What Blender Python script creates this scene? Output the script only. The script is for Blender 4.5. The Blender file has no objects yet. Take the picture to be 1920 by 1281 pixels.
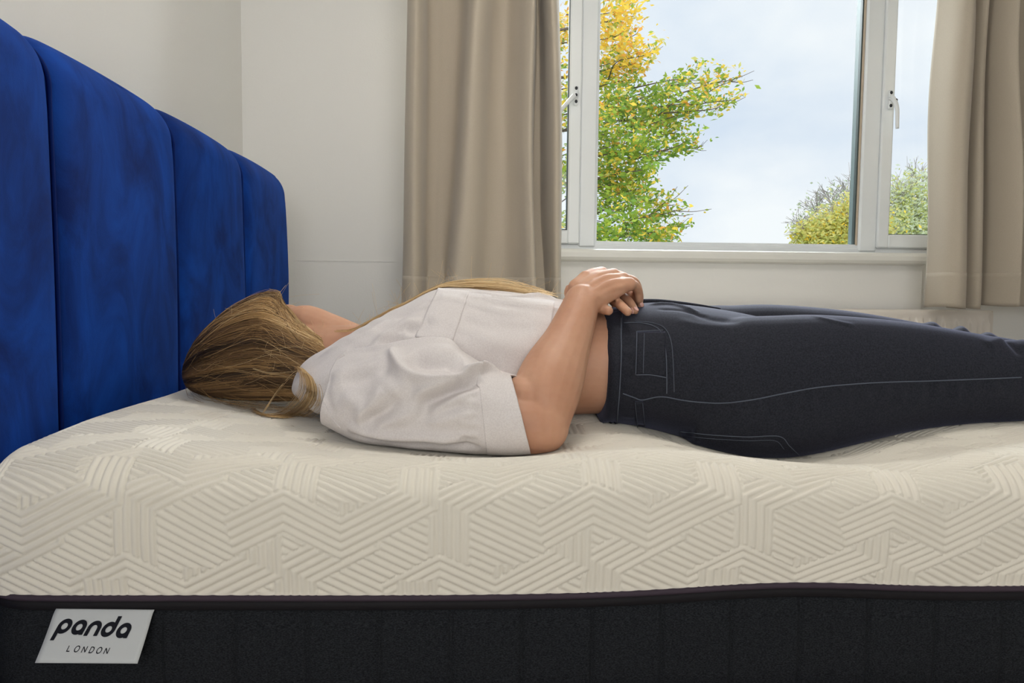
import bpy, math, random
import numpy as np
from mathutils import Vector, Matrix
from mathutils.bvhtree import BVHTree

random.seed(7)
rng = np.random.default_rng(7)
sc = bpy.context.scene
COL = sc.collection
R = math.radians

# ------------------------------------------------------------------ camera
F_PX = 1400.0
CZ = 0.85
cam_data = bpy.data.cameras.new('camera')
cam = bpy.data.objects.new('camera', cam_data)
COL.objects.link(cam)
cam_data.sensor_width = 36.0
cam_data.lens = F_PX / 1920.0 * 36.0
cam_data.clip_start = 0.02
cam_data.clip_end = 300
CAM_M = (Matrix.Rotation(R(-2.45), 4, 'Z') @ Matrix.Rotation(R(90 - 3.7), 4, 'X')
         @ Matrix.Rotation(R(0.6), 4, 'Z'))
cam.matrix_world = Matrix.Translation((0, 0, CZ)) @ CAM_M
sc.camera = cam

# ------------------------------------------------------------------ world, light, exposure
sc.view_settings.view_transform = 'Standard'
sc.view_settings.look = 'None'
sc.view_settings.gamma = 1.0
sc.view_settings.use_curve_mapping = False
sc.view_settings.exposure = 0.0

world = bpy.data.worlds.new('overcast_sky')
sc.world = world
world.use_nodes = True
wn = world.node_tree.nodes
wl = world.node_tree.links
wn.clear()
w_out = wn.new('ShaderNodeOutputWorld')
w_bg = wn.new('ShaderNodeBackground')
w_tc = wn.new('ShaderNodeTexCoord')
w_map = wn.new('ShaderNodeMapping')
w_map.inputs['Scale'].default_value = (1.0, 1.0, 1.8)
w_no = wn.new('ShaderNodeTexNoise')
w_no.inputs['Scale'].default_value = 3.4
w_no.inputs['Detail'].default_value = 5
w_no.inputs['Roughness'].default_value = 0.5
w_ra = wn.new('ShaderNodeValToRGB')
w_ra.color_ramp.elements[0].position = 0.33
w_ra.color_ramp.elements[0].color = (0.66, 0.755, 0.90, 1)
w_ra.color_ramp.elements[1].position = 0.66
w_ra.color_ramp.elements[1].color = (0.94, 0.965, 1.0, 1)
wl.new(w_tc.outputs['Generated'], w_map.inputs['Vector'])
wl.new(w_map.outputs['Vector'], w_no.inputs['Vector'])
wl.new(w_no.outputs['Fac'], w_ra.inputs['Fac'])
wl.new(w_ra.outputs['Color'], w_bg.inputs['Color'])
w_bg.inputs['Strength'].default_value = 1.06
wl.new(w_bg.outputs['Background'], w_out.inputs['Surface'])


def area_light(name, loc, aim, sx, sy, power, color):
    l = bpy.data.lights.new(name, 'AREA')
    l.shape = 'RECTANGLE'
    l.size, l.size_y = sx, sy
    l.energy = power
    l.color = color
    o = bpy.data.objects.new(name, l)
    o.location = loc
    d = Vector(aim) - Vector(loc)
    o.rotation_euler = d.to_track_quat('-Z', 'Y').to_euler()
    COL.objects.link(o)
    return o


# added fill light outside an invented window opening in the rear wall
area_light('rear_fill_light', (0.1, -2.48, 1.475), (0.1, 0, 1.40), 1.66, 1.35, 35, (1.0, 0.985, 0.96))
# area light added outside the window in view, boosting the sky's daylight
area_light('far_window_boost', (0.95, 3.9, 2.9), (0.4, 1.4, 0.6), 3.0, 1.6, 380, (0.93, 0.965, 1.0))
# soft sun added behind the house to brighten the trees and the room
sun_d = bpy.data.lights.new('fill_sun', 'SUN')
sun_d.energy = 3.6
sun_d.angle = R(50)
sun_d.color = (1.0, 0.97, 0.92)
sun_o = bpy.data.objects.new('fill_sun', sun_d)
sun_o.rotation_euler = Vector((0.25, 0.75, -0.85)).to_track_quat('-Z', 'Y').to_euler()
COL.objects.link(sun_o)

# ------------------------------------------------------------------ pixel helpers (a pixel gives a direction)
_M3 = np.array(CAM_M.to_3x3())
_O = np.array([0, 0, CZ])


def ray(px, py):
    v = np.array([(px - 960.0) / F_PX, -(py - 640.5) / F_PX, -1.0])
    return _M3 @ v


def P(px, py, Y):
    d = ray(px, py)
    return _O + d * (Y / d[1])


def PX(px, py, X):
    d = ray(px, py)
    return _O + d * (X / d[0])


# ------------------------------------------------------------------ object helpers
def tag(o, label=None, cat=None, group=None, kind=None):
    if label: o['label'] = label
    if cat: o['category'] = cat
    if group: o['group'] = group
    if kind: o['kind'] = kind
    return o


def empty(name, loc, label=None, cat=None, group=None):
    o = bpy.data.objects.new(name, None)
    o.empty_display_size = 0.1
    o.location = loc
    COL.objects.link(o)
    return tag(o, label, cat, group)


def link(name, me, mats, parent=None, smooth=True):
    o = bpy.data.objects.new(name, me)
    COL.objects.link(o)
    if mats is not None:
        for m in (mats if isinstance(mats, (list, tuple)) else [mats]):
            me.materials.append(m)
    if smooth:
        me.polygons.foreach_set('use_smooth', np.ones(len(me.polygons), dtype=bool))
    if parent is not None:
        o.parent = parent
        o.matrix_parent_inverse = Matrix.Translation(-Vector(parent_loc(parent)))
    return o


def parent_loc(p):
    loc = Vector(p.location)
    return loc


def mesh(name, verts, faces):
    me = bpy.data.meshes.new(name)
    verts = np.asarray(verts, dtype=np.float64)
    if isinstance(faces, np.ndarray):
        n, k = faces.shape
        me.vertices.add(len(verts))
        me.vertices.foreach_set('co', verts.astype(np.float32).ravel())
        me.loops.add(n * k)
        me.loops.foreach_set('vertex_index', faces.astype(np.int32).ravel())
        me.polygons.add(n)
        me.polygons.foreach_set('loop_start', np.arange(0, n * k, k, dtype=np.int32))
        me.update(calc_edges=True)
    else:
        me.from_pydata([tuple(v) for v in verts], [], [tuple(int(i) for i in f) for f in faces])
        me.update()
    return me


def get_co(me):
    a = np.empty(len(me.vertices) * 3, dtype=np.float32)
    me.vertices.foreach_get('co', a)
    return a.reshape(-1, 3).astype(np.float64)


def get_no(me):
    a = np.empty(len(me.vertices) * 3, dtype=np.float32)
    me.vertices.foreach_get('normal', a)
    return a.reshape(-1, 3).astype(np.float64)


def set_co(me, co):
    me.vertices.foreach_set('co', co.astype(np.float32).ravel())
    me.update()


class MB:
    """collects simple shapes into one mesh"""
    def __init__(s):
        s.v = []
        s.f = []

    def add(s, verts, faces):
        b = len(s.v)
        s.v += [tuple(map(float, p)) for p in verts]
        s.f += [tuple(int(i) + b for i in f) for f in faces]
        return s

    def box(s, x0, x1, y0, y1, z0, z1, c=0.0):
        if c <= 0:
            v = [(x, y, z) for x in (x0, x1) for y in (y0, y1) for z in (z0, z1)]
            f = [(0, 1, 3, 2), (4, 6, 7, 5), (0, 4, 5, 1), (2, 3, 7, 6), (0, 2, 6, 4), (1, 5, 7, 3)]
            return s.add(v, f)
        # chamfered box: three inset face quads per axis pair
        v = []
        idx = {}
        for ix, (xa, sx) in enumerate(((x0, 1), (x1, -1))):
            for iy, (ya, sy) in enumerate(((y0, 1), (y1, -1))):
                for iz, (za, sz) in enumerate(((z0, 1), (z1, -1))):
                    for ax in range(3):
                        p = [xa + sx * c, ya + sy * c, za + sz * c]
                        p[ax] = (xa, ya, za)[ax]
                        idx[(ix, iy, iz, ax)] = len(v)
                        v.append(p)
        f = []
        def q(ax, a):
            o = [i for i in range(3) if i != ax]
            r = []
            for b, d in ((0, 0), (1, 0), (1, 1), (0, 1)):
                k = [0, 0, 0]
                k[ax] = a; k[o[0]] = b; k[o[1]] = d
                r.append(idx[(k[0], k[1], k[2], ax)])
            return r
        for ax in range(3):
            for a in (0, 1):
                f.append(q(ax, a))
        for ax in range(3):            # edges along ax
            o = [i for i in range(3) if i != ax]
            for b in (0, 1):
                for d in (0, 1):
                    r = []
                    for e, fa in ((0, o[0]), (1, o[0]), (1, o[1]), (0, o[1])):
                        k = [0, 0, 0]
                        k[ax] = e; k[o[0]] = b; k[o[1]] = d
                        r.append(idx[(k[0], k[1], k[2], fa)])
                    f.append(r)
        for ix in (0, 1):
            for iy in (0, 1):
                for iz in (0, 1):
                    f.append([idx[(ix, iy, iz, a)] for a in range(3)])
        return s.add(v, f)

    def tube(s, pts, rad, n=8, cap=True):
        v, f = tube_arrays(pts, rad, n, cap)
        return s.add(v, f)

    def build(s, name, mat, parent=None, smooth=False):
        me = mesh(name, s.v, s.f)
        fix_normals(me)
        return link(name, me, mat, parent, smooth)


def fix_normals(me):
    import bmesh
    bm = bmesh.new()
    bm.from_mesh(me)
    bmesh.ops.recalc_face_normals(bm, faces=bm.faces)
    bm.to_mesh(me)
    bm.free()


def frames(pts):
    pts = np.asarray(pts, float)
    t = np.gradient(pts, axis=0)
    t /= np.linalg.norm(t, axis=1)[:, None] + 1e-12
    n0 = np.cross(t[0], [0, 0, 1.0])
    if np.linalg.norm(n0) < 1e-3:
        n0 = np.cross(t[0], [0, 1.0, 0])
    n = np.zeros_like(pts)
    n[0] = n0 / np.linalg.norm(n0)
    for i in range(1, len(pts)):
        v = n[i - 1] - t[i] * np.dot(n[i - 1], t[i])
        n[i] = v / (np.linalg.norm(v) + 1e-12)
    b = np.cross(t, n)
    return t, n, b


def tube_arrays(pts, rad, n=8, cap=True):
    pts = np.asarray(pts, float)
    m = len(pts)
    rad = np.broadcast_to(np.asarray(rad, float), (m,)) if np.ndim(rad) <= 1 else rad
    t, nn, bb = frames(pts)
    a = np.arange(n) / n * 2 * math.pi
    ring = (pts[:, None, :] + rad[:, None, None] * (np.cos(a)[None, :, None] * nn[:, None, :]
                                                   + np.sin(a)[None, :, None] * bb[:, None, :]))
    v = ring.reshape(-1, 3)
    f = []
    for i in range(m - 1):
        for j in range(n):
            k = (j + 1) % n
            f.append((i * n + j, i * n + k, (i + 1) * n + k, (i + 1) * n + j))
    if cap:
        f.append(tuple(range(n - 1, -1, -1)))
        f.append(tuple((m - 1) * n + j for j in range(n)))
    return v, f


def spline(pts, m):
    """Catmull-Rom through pts (array n x d, or n x k x d), m samples per span"""
    p = np.asarray(pts, float)
    n = len(p)
    e = np.concatenate([(2 * p[0] - p[1])[None], p, (2 * p[-1] - p[-2])[None]])
    out = []
    for i in range(n - 1):
        a, b, c, d = e[i], e[i + 1], e[i + 2], e[i + 3]
        for k in range(m):
            t = k / m
            out.append(0.5 * ((2 * b) + (-a + c) * t + (2 * a - 5 * b + 4 * c - d) * t * t
                              + (-a + 3 * b - 3 * c + d) * t ** 3))
    out.append(p[-1])
    return np.array(out)


def grid_faces(nu, nv, closed_v=False):
    i = np.arange(nu - 1)[:, None]
    j = np.arange(nv if closed_v else nv - 1)[None, :]
    k = (j + 1) % nv
    return np.stack([i * nv + j, i * nv + k, (i + 1) * nv + k, (i + 1) * nv + j], -1).reshape(-1, 4)


def loft(rings, cap=True):
    """rings: (m, n, 3) closed rings -> verts, faces list"""
    r = np.asarray(rings, float)
    m, n, _ = r.shape
    f = [tuple(q) for q in grid_faces(m, n, True)]
    if cap:
        f.append(tuple(range(n - 1, -1, -1)))
        f.append(tuple((m - 1) * n + j for j in range(n)))
    return r.reshape(-1, 3), f


def ellipsoid(c, r, M=None, nu=12, nv=20):
    v = []
    for i in range(nu + 1):
        th = math.pi * i / nu
        for j in range(nv):
            ph = 2 * math.pi * j / nv
            v.append((r[0] * math.sin(th) * math.cos(ph), r[1] * math.sin(th) * math.sin(ph), r[2] * math.cos(th)))
    v = np.array(v)
    if M is not None:
        v = v @ np.array(M).T
    v = v + np.array(c)
    f = [tuple(q) for q in grid_faces(nu + 1, nv, True)]
    return v, f


def remesh(mb, voxel, smooth=6, name='tmp', factor=0.5):
    me = mesh(name, mb.v, mb.f)
    fix_normals(me)
    o = bpy.data.objects.new(name, me)
    COL.objects.link(o)
    m = o.modifiers.new('r', 'REMESH')
    m.mode = 'VOXEL'
    m.voxel_size = voxel
    if smooth:
        s = o.modifiers.new('s', 'SMOOTH')
        s.iterations = smooth
        s.factor = factor
    dg = bpy.context.evaluated_depsgraph_get()
    out = bpy.data.meshes.new_from_object(o.evaluated_get(dg))
    bpy.data.objects.remove(o)
    bpy.data.meshes.remove(me)
    return out


def poly_dist(co, line):
    """distance of each point to a 3-D polyline, and the parameter 0..1 along it"""
    line = np.asarray(line, float)
    best = np.full(len(co), 1e9)
    par = np.zeros(len(co))
    n = len(line) - 1
    for i in range(n):
        a, b = line[i], line[i + 1]
        ab = b - a
        t = np.clip(((co - a) @ ab) / (ab @ ab + 1e-12), 0, 1)
        d = np.linalg.norm(co - (a + t[:, None] * ab), axis=1)
        m = d < best
        best[m] = d[m]
        par[m] = (i + t[m]) / n
    return best, par


def surf_pts(bvh, pix, m=6, off=0.0):
    """photo pixels -> points on a built surface"""
    pix = spline(np.asarray(pix, float), m) if m > 1 else np.asarray(pix, float)
    out, nos = [], []
    for x, y in pix:
        d = Vector(ray(x, y)).normalized()
        loc, no, i, dist = bvh.ray_cast(Vector(_O), d)
        if loc is not None:
            if no.dot(d) > 0: no = -no
            out.append(np.array(loc + no * off))
            nos.append(np.array(no))
    return np.array(out), np.array(nos)


def bvh_of(me):
    co = [v.co.copy() for v in me.vertices]
    return BVHTree.FromPolygons(co, [tuple(p.vertices) for p in me.polygons])


def fold(co, no, line, amp, w, taper=True):
    """push a soft ridge (amp>0) or valley (amp<0) along a 3-D line"""
    if len(line) < 2: return co
    lo = line.min(0) - 4 * w
    hi = line.max(0) + 4 * w
    m = np.all((co > lo) & (co < hi), axis=1)
    if not m.any(): return co
    d, t = poly_dist(co[m], line)
    g = np.exp(-(d / w) ** 2)
    if taper:
        g *= np.clip(np.minimum(t, 1 - t) / 0.18, 0.0, 1) ** 0.7
    out = co.copy()
    out[m] += no[m] * (amp * g)[:, None]
    return out


# ------------------------------------------------------------------ materials
def srgb(r, g, b):
    def c(u):
        u /= 255.0
        return u / 12.92 if u <= 0.04045 else ((u + 0.055) / 1.055) ** 2.4
    return (c(r), c(g), c(b), 1)


def mat(name, col, rough=0.7, spec=0.3, **kw):
    m = bpy.data.materials.new(name)
    m.use_nodes = True
    b = m.node_tree.nodes['Principled BSDF']
    b.inputs['Base Color'].default_value = col
    b.inputs['Roughness'].default_value = rough
    b.inputs['Specular IOR Level'].default_value = spec
    for k, v in kw.items():
        b.inputs[k].default_value = v
    m.diffuse_color = col
    return m


def bsdf(m): return m.node_tree.nodes['Principled BSDF']


def noise_col(m, c1, c2, scale=30, detail=4, lo=0.35, hi=0.65, stretch=(1, 1, 1), rough=0.55, dist=0.0):
    nt = m.node_tree
    tc = nt.nodes.new('ShaderNodeTexCoord')
    mp = nt.nodes.new('ShaderNodeMapping')
    mp.inputs['Scale'].default_value = stretch
    no = nt.nodes.new('ShaderNodeTexNoise')
    no.inputs['Scale'].default_value = scale
    no.inputs['Detail'].default_value = detail
    no.inputs['Roughness'].default_value = rough
    no.inputs['Distortion'].default_value = dist
    ra = nt.nodes.new('ShaderNodeValToRGB')
    ra.color_ramp.elements[0].position = lo
    ra.color_ramp.elements[0].color = c1
    ra.color_ramp.elements[1].position = hi
    ra.color_ramp.elements[1].color = c2
    nt.links.new(tc.outputs['Object'], mp.inputs['Vector'])
    nt.links.new(mp.outputs['Vector'], no.inputs['Vector'])
    nt.links.new(no.outputs['Fac'], ra.inputs['Fac'])
    nt.links.new(ra.outputs['Color'], bsdf(m).inputs['Base Color'])
    return no, ra


def bump(m, kind='noise', scale=400, strength=0.3, dist=0.001, stretch=(1, 1, 1), detail=3):
    nt = m.node_tree
    tc = nt.nodes.new('ShaderNodeTexCoord')
    mp = nt.nodes.new('ShaderNodeMapping')
    mp.inputs['Scale'].default_value = stretch
    nt.links.new(tc.outputs['Object'], mp.inputs['Vector'])
    b = nt.nodes.new('ShaderNodeBump')
    b.inputs['Strength'].default_value = strength
    b.inputs['Distance'].default_value = dist
    if kind == 'noise':
        t = nt.nodes.new('ShaderNodeTexNoise')
        t.inputs['Scale'].default_value = scale
        t.inputs['Detail'].default_value = detail
        out = t.outputs['Fac']
    elif kind == 'wave':
        t = nt.nodes.new('ShaderNodeTexWave')
        t.inputs['Scale'].default_value = scale
        t.inputs['Distortion'].default_value = 1.5
        out = t.outputs['Fac']
    else:
        t = nt.nodes.new('ShaderNodeTexVoronoi')
        t.inputs['Scale'].default_value = scale
        out = t.outputs['Distance']
    nt.links.new(mp.outputs['Vector'], t.inputs['Vector'])
    nt.links.new(out, b.inputs['Height'])
    prev = bsdf(m).inputs['Normal']
    if prev.is_linked:
        nt.links.new(prev.links[0].from_socket, b.inputs['Normal'])
    nt.links.new(b.outputs['Normal'], prev)
    return m


M = {}
M['wall'] = bump(mat('wall_paint', srgb(234, 233, 229), 0.85, 0.2), scale=160, strength=0.15, dist=0.002)
M['ceiling'] = mat('ceiling_paint', srgb(235, 234, 230), 0.9, 0.1)
M['floor'] = mat('floor_carpet', srgb(150, 140, 128), 0.95, 0.1)
noise_col(M['floor'], srgb(140, 131, 120), srgb(162, 152, 140), 200)
M['sill'] = mat('sill_gloss', srgb(230, 229, 222), 0.32, 0.5)
M['upvc'] = mat('white_upvc', srgb(232, 236, 238), 0.28, 0.5)
M['bead'] = mat('glazing_gasket', srgb(72, 84, 84), 0.6, 0.3)
M['seal'] = mat('old_sealant', srgb(196, 180, 160), 0.8, 0.2)
M['black'] = mat('black_screw', srgb(20, 24, 34), 0.4, 0.5)
M['radiator'] = mat('radiator_enamel', srgb(226, 218, 208), 0.35, 0.5)
M['rail'] = mat('curtain_pole_metal', srgb(150, 150, 150), 0.3, 0.5, Metallic=0.8)
M['curtain'] = mat('curtain_fabric', srgb(186, 175, 158), 0.85, 0.15)
noise_col(M['curtain'], srgb(182, 171, 154), srgb(190, 179, 162), 700, 2)
bump(M['curtain'], scale=1400, strength=0.12, dist=0.0005)
bsdf(M['curtain']).inputs['Sheen Weight'].default_value = 0.25
M['lining'] = mat('curtain_lining', srgb(226, 222, 212), 0.8, 0.2)

M['velvet'] = mat('blue_velvet', srgb(8, 62, 150), 0.75, 0.12)
bsdf(M['velvet']).inputs['Sheen Weight'].default_value = 0.3
bsdf(M['velvet']).inputs['Sheen Roughness'].default_value = 0.35
bsdf(M['velvet']).inputs['Sheen Tint'].default_value = srgb(40, 110, 220)
_n, _r = noise_col(M['velvet'], srgb(2, 30, 92), srgb(7, 64, 152), 6.5, 7, 0.34, 0.68, stretch=(1, 1.3, 0.7), rough=0.62, dist=0.7)
bump(M['velvet'], scale=600, strength=0.25, dist=0.001)
M['velvet_dark'] = mat('blue_velvet_piping', srgb(4, 30, 92), 0.85, 0.1)

M['quilt'] = mat('quilted_cover', srgb(230, 224, 211), 0.85, 0.15)
bump(M['quilt'], scale=1400, strength=0.12, dist=0.0005)
bsdf(M['quilt']).inputs['Sheen Weight'].default_value = 0.15
M['tape'] = mat('black_tape', srgb(24, 22, 26), 0.7, 0.25)
M['piping'] = mat('plum_piping', srgb(62, 52, 62), 0.7, 0.25)
M['charcoal'] = mat('charcoal_fabric', srgb(40, 42, 46), 0.9, 0.1)
noise_col(M['charcoal'], srgb(20, 22, 25), srgb(48, 50, 54), 700, 2, 0.35, 0.75, stretch=(0.6, 1, 1.3))
bump(M['charcoal'], scale=800, strength=0.35, dist=0.0006, stretch=(0.6, 1, 1.3))
M['label'] = mat('satin_label', srgb(194, 197, 198), 0.5, 0.3)
bump(M['label'], scale=1500, strength=0.1, dist=0.0004)
M['print'] = mat('label_print', srgb(14, 16, 26), 0.6, 0.2)

M['skin'] = mat('skin', srgb(208, 160, 134), 0.5, 0.35)
bsdf(M['skin']).inputs['Subsurface Weight'].default_value = 0.18
bsdf(M['skin']).inputs['Subsurface Radius'].default_value = (0.010, 0.004, 0.002)
bsdf(M['skin']).inputs['Subsurface Scale'].default_value = 1.0
noise_col(M['skin'], srgb(190, 140, 112), srgb(208, 162, 134), 14, 5, 0.3, 0.7)
bump(M['skin'], scale=500, strength=0.15, dist=0.0008)
M['nail'] = mat('nail', srgb(226, 176, 164), 0.25, 0.5)
M['lip'] = mat('lip', srgb(196, 112, 108), 0.45, 0.4)
M['shirt'] = mat('white_linen', srgb(226, 220, 218), 0.85, 0.15)
noise_col(M['shirt'], srgb(214, 207, 205), srgb(224, 218, 216), 500, 2)
bump(M['shirt'], scale=1500, strength=0.15, dist=0.0005)
bsdf(M['shirt']).inputs['Sheen Weight'].default_value = 0.15
M['denim'] = mat('black_denim', srgb(44, 47, 60), 0.8, 0.2)
noise_col(M['denim'], srgb(22, 23, 29), srgb(50, 52, 62), 380, 5, 0.3, 0.75, rough=0.7)
bump(M['denim'], scale=1200, strength=0.25, dist=0.0006)
bsdf(M['denim']).inputs['Sheen Weight'].default_value = 0.32
bsdf(M['denim']).inputs['Sheen Roughness'].default_value = 0.4
bsdf(M['denim']).inputs['Sheen Tint'].default_value = srgb(170, 175, 215)
M['thread'] = mat('seam_thread', srgb(86, 92, 104), 0.8, 0.2)
M['wood'] = mat('dark_wood', srgb(60, 44, 34), 0.6, 0.3)
M['grass'] = mat('lawn', srgb(90, 112, 58), 0.95, 0.1)
noise_col(M['grass'], srgb(78, 100, 48), srgb(112, 130, 72), 3)
M['bark'] = mat('bark', srgb(96, 86, 76), 0.9, 0.1)


def leafmat(name, col, tr=0.45):
    m = mat(name, col, 0.6, 0.2)
    nt = m.node_tree
    t = nt.nodes.new('ShaderNodeBsdfTranslucent')
    t.inputs['Color'].default_value = col
    mx = nt.nodes.new('ShaderNodeMixShader')
    mx.inputs['Fac'].default_value = tr
    nt.links.new(bsdf(m).outputs['BSDF'], mx.inputs[1])
    nt.links.new(t.outputs['BSDF'], mx.inputs[2])
    nt.links.new(mx.outputs['Shader'], nt.nodes['Material Output'].inputs['Surface'])
    return m


M['leaf_g'] = leafmat('leaf_green', srgb(168, 192, 78), 0.5)
M['leaf_d'] = leafmat('leaf_deep_green', srgb(128, 166, 78), 0.5)
M['leaf_y'] = leafmat('leaf_yellow', srgb(255, 222, 92), 0.5)
M['leaf_o'] = leafmat('leaf_orange', srgb(250, 184, 88), 0.5)
M['leaf_p'] = leafmat('leaf_pale', srgb(226, 222, 140), 0.5)
M['leaf_s'] = leafmat('leaf_sage', srgb(198, 210, 180), 0.5)


M['leaf_fy'] = leafmat('hazed_leaf_yellow', srgb(238, 232, 160), 0.6)  # distant foliage: haze is put into these paler leaf colours
M['leaf_fg'] = leafmat('hazed_leaf_green', srgb(214, 222, 148), 0.6)
M['leaf_fs'] = leafmat('hazed_leaf_sage', srgb(228, 236, 218), 0.6)
M['twig'] = mat('grey_twig', srgb(158, 152, 150), 0.9, 0.1)


def glass_mat():
    m = bpy.data.materials.new('window_glass')
    m.use_nodes = True
    nt = m.node_tree
    nt.nodes.clear()
    o = nt.nodes.new('ShaderNodeOutputMaterial')
    t = nt.nodes.new('ShaderNodeBsdfTransparent')
    t.inputs['Color'].default_value = (0.97, 0.985, 0.98, 1)
    g = nt.nodes.new('ShaderNodeBsdfGlossy')
    g.inputs['Roughness'].default_value = 0.02
    fr = nt.nodes.new('ShaderNodeFresnel')
    fr.inputs['IOR'].default_value = 1.3
    mx = nt.nodes.new('ShaderNodeMixShader')
    nt.links.new(fr.outputs['Fac'], mx.inputs['Fac'])
    nt.links.new(t.outputs['BSDF'], mx.inputs[1])
    nt.links.new(g.outputs['BSDF'], mx.inputs[2])
    nt.links.new(mx.outputs['Shader'], o.inputs['Surface'])
    return m


M['glass'] = glass_mat()


def hair_mat():
    m = mat('hair', srgb(120, 90, 55), 0.42, 0.35)
    nt = m.node_tree
    at = nt.nodes.new('ShaderNodeAttribute')
    at.attribute_name = 'hue'
    ra = nt.nodes.new('ShaderNodeValToRGB')
    e = ra.color_ramp.elements
    e[0].position = 0.0; e[0].color = srgb(46, 33, 24)
    e[1].position = 1.0; e[1].color = srgb(236, 208, 160)
    k = e.new(0.35); k.color = srgb(112, 84, 54)
    k = e.new(0.65); k.color = srgb(184, 146, 96)
    nt.links.new(at.outputs['Fac'], ra.inputs['Fac'])
    nt.links.new(ra.outputs['Color'], bsdf(m).inputs['Base Color'])
    return m


M['hair'] = hair_mat()

# ================================================================== room shell
XL, YW, XR, YB, ZC = -0.87, 2.80, 3.2, -2.3, 2.42


def struct(name, mb, m):
    return tag(mb.build(name, m), kind='structure')


struct('floor', MB().box(XL - 0.1, XR + 0.1, YB - 0.1, YW + 0.1, -0.1, 0), M['floor'])
struct('ceiling', MB().box(XL - 0.1, XR + 0.1, YB - 0.1, YW + 0.1, ZC, ZC + 0.1), M['ceiling'])
struct('wall_left', MB().box(XL - 0.1, XL, YB - 0.1, YW + 0.12, 0, ZC), M['wall'])
struct('wall_right', MB().box(XR, XR + 0.1, YB - 0.1, YW + 0.12, 0, ZC), M['wall'])
# window opening in the far wall
WX0, WX1 = -0.26, 2.10
SZ = P(1400, 472, YW)[2]            # top of the inner sill
WZ0, WZ1 = SZ - 0.012, 2.16
wf = MB()
wf.box(XL, WX0, YW, YW + 0.12, 0, ZC)
wf.box(WX1, XR, YW, YW + 0.12, 0, ZC)
wf.box(WX0, WX1, YW, YW + 0.12, 0, WZ0)
wf.box(WX0, WX1, YW, YW + 0.12, WZ1, ZC)
struct('wall_far', wf, M['wall'])
# rear wall with an invented opening that lets the fill light in
BX0, BX1, BZ0, BZ1 = -0.78, 0.98, 0.75, 2.2
wb = MB()
wb.box(XL, BX0, YB - 0.1, YB, 0, ZC)
wb.box(BX1, XR, YB - 0.1, YB, 0, ZC)
wb.box(BX0, BX1, YB - 0.1, YB, 0, BZ0)
wb.box(BX0, BX1, YB - 0.1, YB, BZ1, ZC)
struct('wall_back', wb, M['wall'])
struct('baseboard_left', MB().box(XL, XL + 0.015, YB, YW, 0, 0.12, 0.003), M['sill'])
struct('baseboard_far', MB().box(XL + 0.016, XR, YW - 0.015, YW, 0, 0.12, 0.003), M['sill'])
# faint paper joint on the wall beside the curtain
_a, _b = P(545, 487, YW), P(742, 484, YW)
struct('trim_1', MB().box(_a[0], _b[0] + 0.02, YW - 0.0016, YW, _a[2] - 0.004, _a[2] + 0.001), M['wall'])

# ---- boxed panel and sill under the window
px1728 = P(1728, 530, YW - 0.02)[0]
panel_bottom = P(1500, 620, YW)[2] - 0.5
struct('trim_2', MB().box(WX0 + 0.01, px1728, YW - 0.022, YW, 0.13, SZ - 0.02), M['wall'])
sill_x1 = P(1735, 478, YW - 0.05)[0]
sp = []
prof = [(0.0, 0.0), (-0.050, 0.0), (-0.058, -0.004), (-0.062, -0.014), (-0.062, -0.030), (-0.056, -0.040),
        (-0.045, -0.044), (-0.024, -0.046), (0.0, -0.046)]
sm = MB()
n = len(prof)
va = [(WX0 + 0.0, YW + y, SZ + z) for y, z in prof] + [(sill_x1, YW + y, SZ + z) for y, z in prof]
fa = [(i, i + 1, n + i + 1, n + i) for i in range(n - 1)] + [tuple(range(n)), tuple(range(n, 2 * n)), (n - 1, 0, n, 2 * n - 1)]
sm.add(va, fa)
so = tag(sm.build('sill', M['sill'], None, False), kind='structure')
so.name = 'trim_3'

# ================================================================== window in view
YF = YW + 0.02      # inner face of the fixed frame
win = empty('window_1', (0.95, YF, SZ))
win['kind'] = 'structure'


def wpart(name, x0, x1, z0, z1, y0, y1, m, c=0.004, parent=win):
    return MB().box(x0, x1, y0, y1, z0, z1, c).build(name, m, parent)


def wx(px, py=300, Y=YF): return P(px, py, Y)[0]
def wz(px, py, Y=YF): return P(px, py, Y)[2]


# fixed frame
b0 = SZ - 0.010
zb_fix = wz(1360, 455)                     # underside of the fixed glass
m1a, m1b = wx(1086, 300), wx(1119, 300)    # left mullion
m2a, m2b = wx(1613, 200), wx(1653, 200)    # right mullion
wpart('frame_rail', WX0, WX1, b0, zb_fix - 0.012, YF, YF + 0.07, M['upvc'])
wpart('frame_rail', WX0, WX1, WZ1 - 0.06, WZ1, YF, YF + 0.07, M['upvc'])
wpart('frame_stile', WX0, WX0 + 0.055, b0, WZ1, YF + 0.001, YF + 0.069, M['upvc'])
wpart('frame_stile', WX1 - 0.055, WX1, b0, WZ1, YF + 0.001, YF + 0.069, M['upvc'])
wpart('mullion', m1a, m1b, zb_fix - 0.026, WZ1 - 0.05, YF - 0.006, YF + 0.07, M['upvc'], 0.007)
wpart('mullion', m2a + 0.012, m2b, zb_fix - 0.030, WZ1 - 0.05, YF - 0.006, YF + 0.07, M['upvc'], 0.007)
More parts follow.
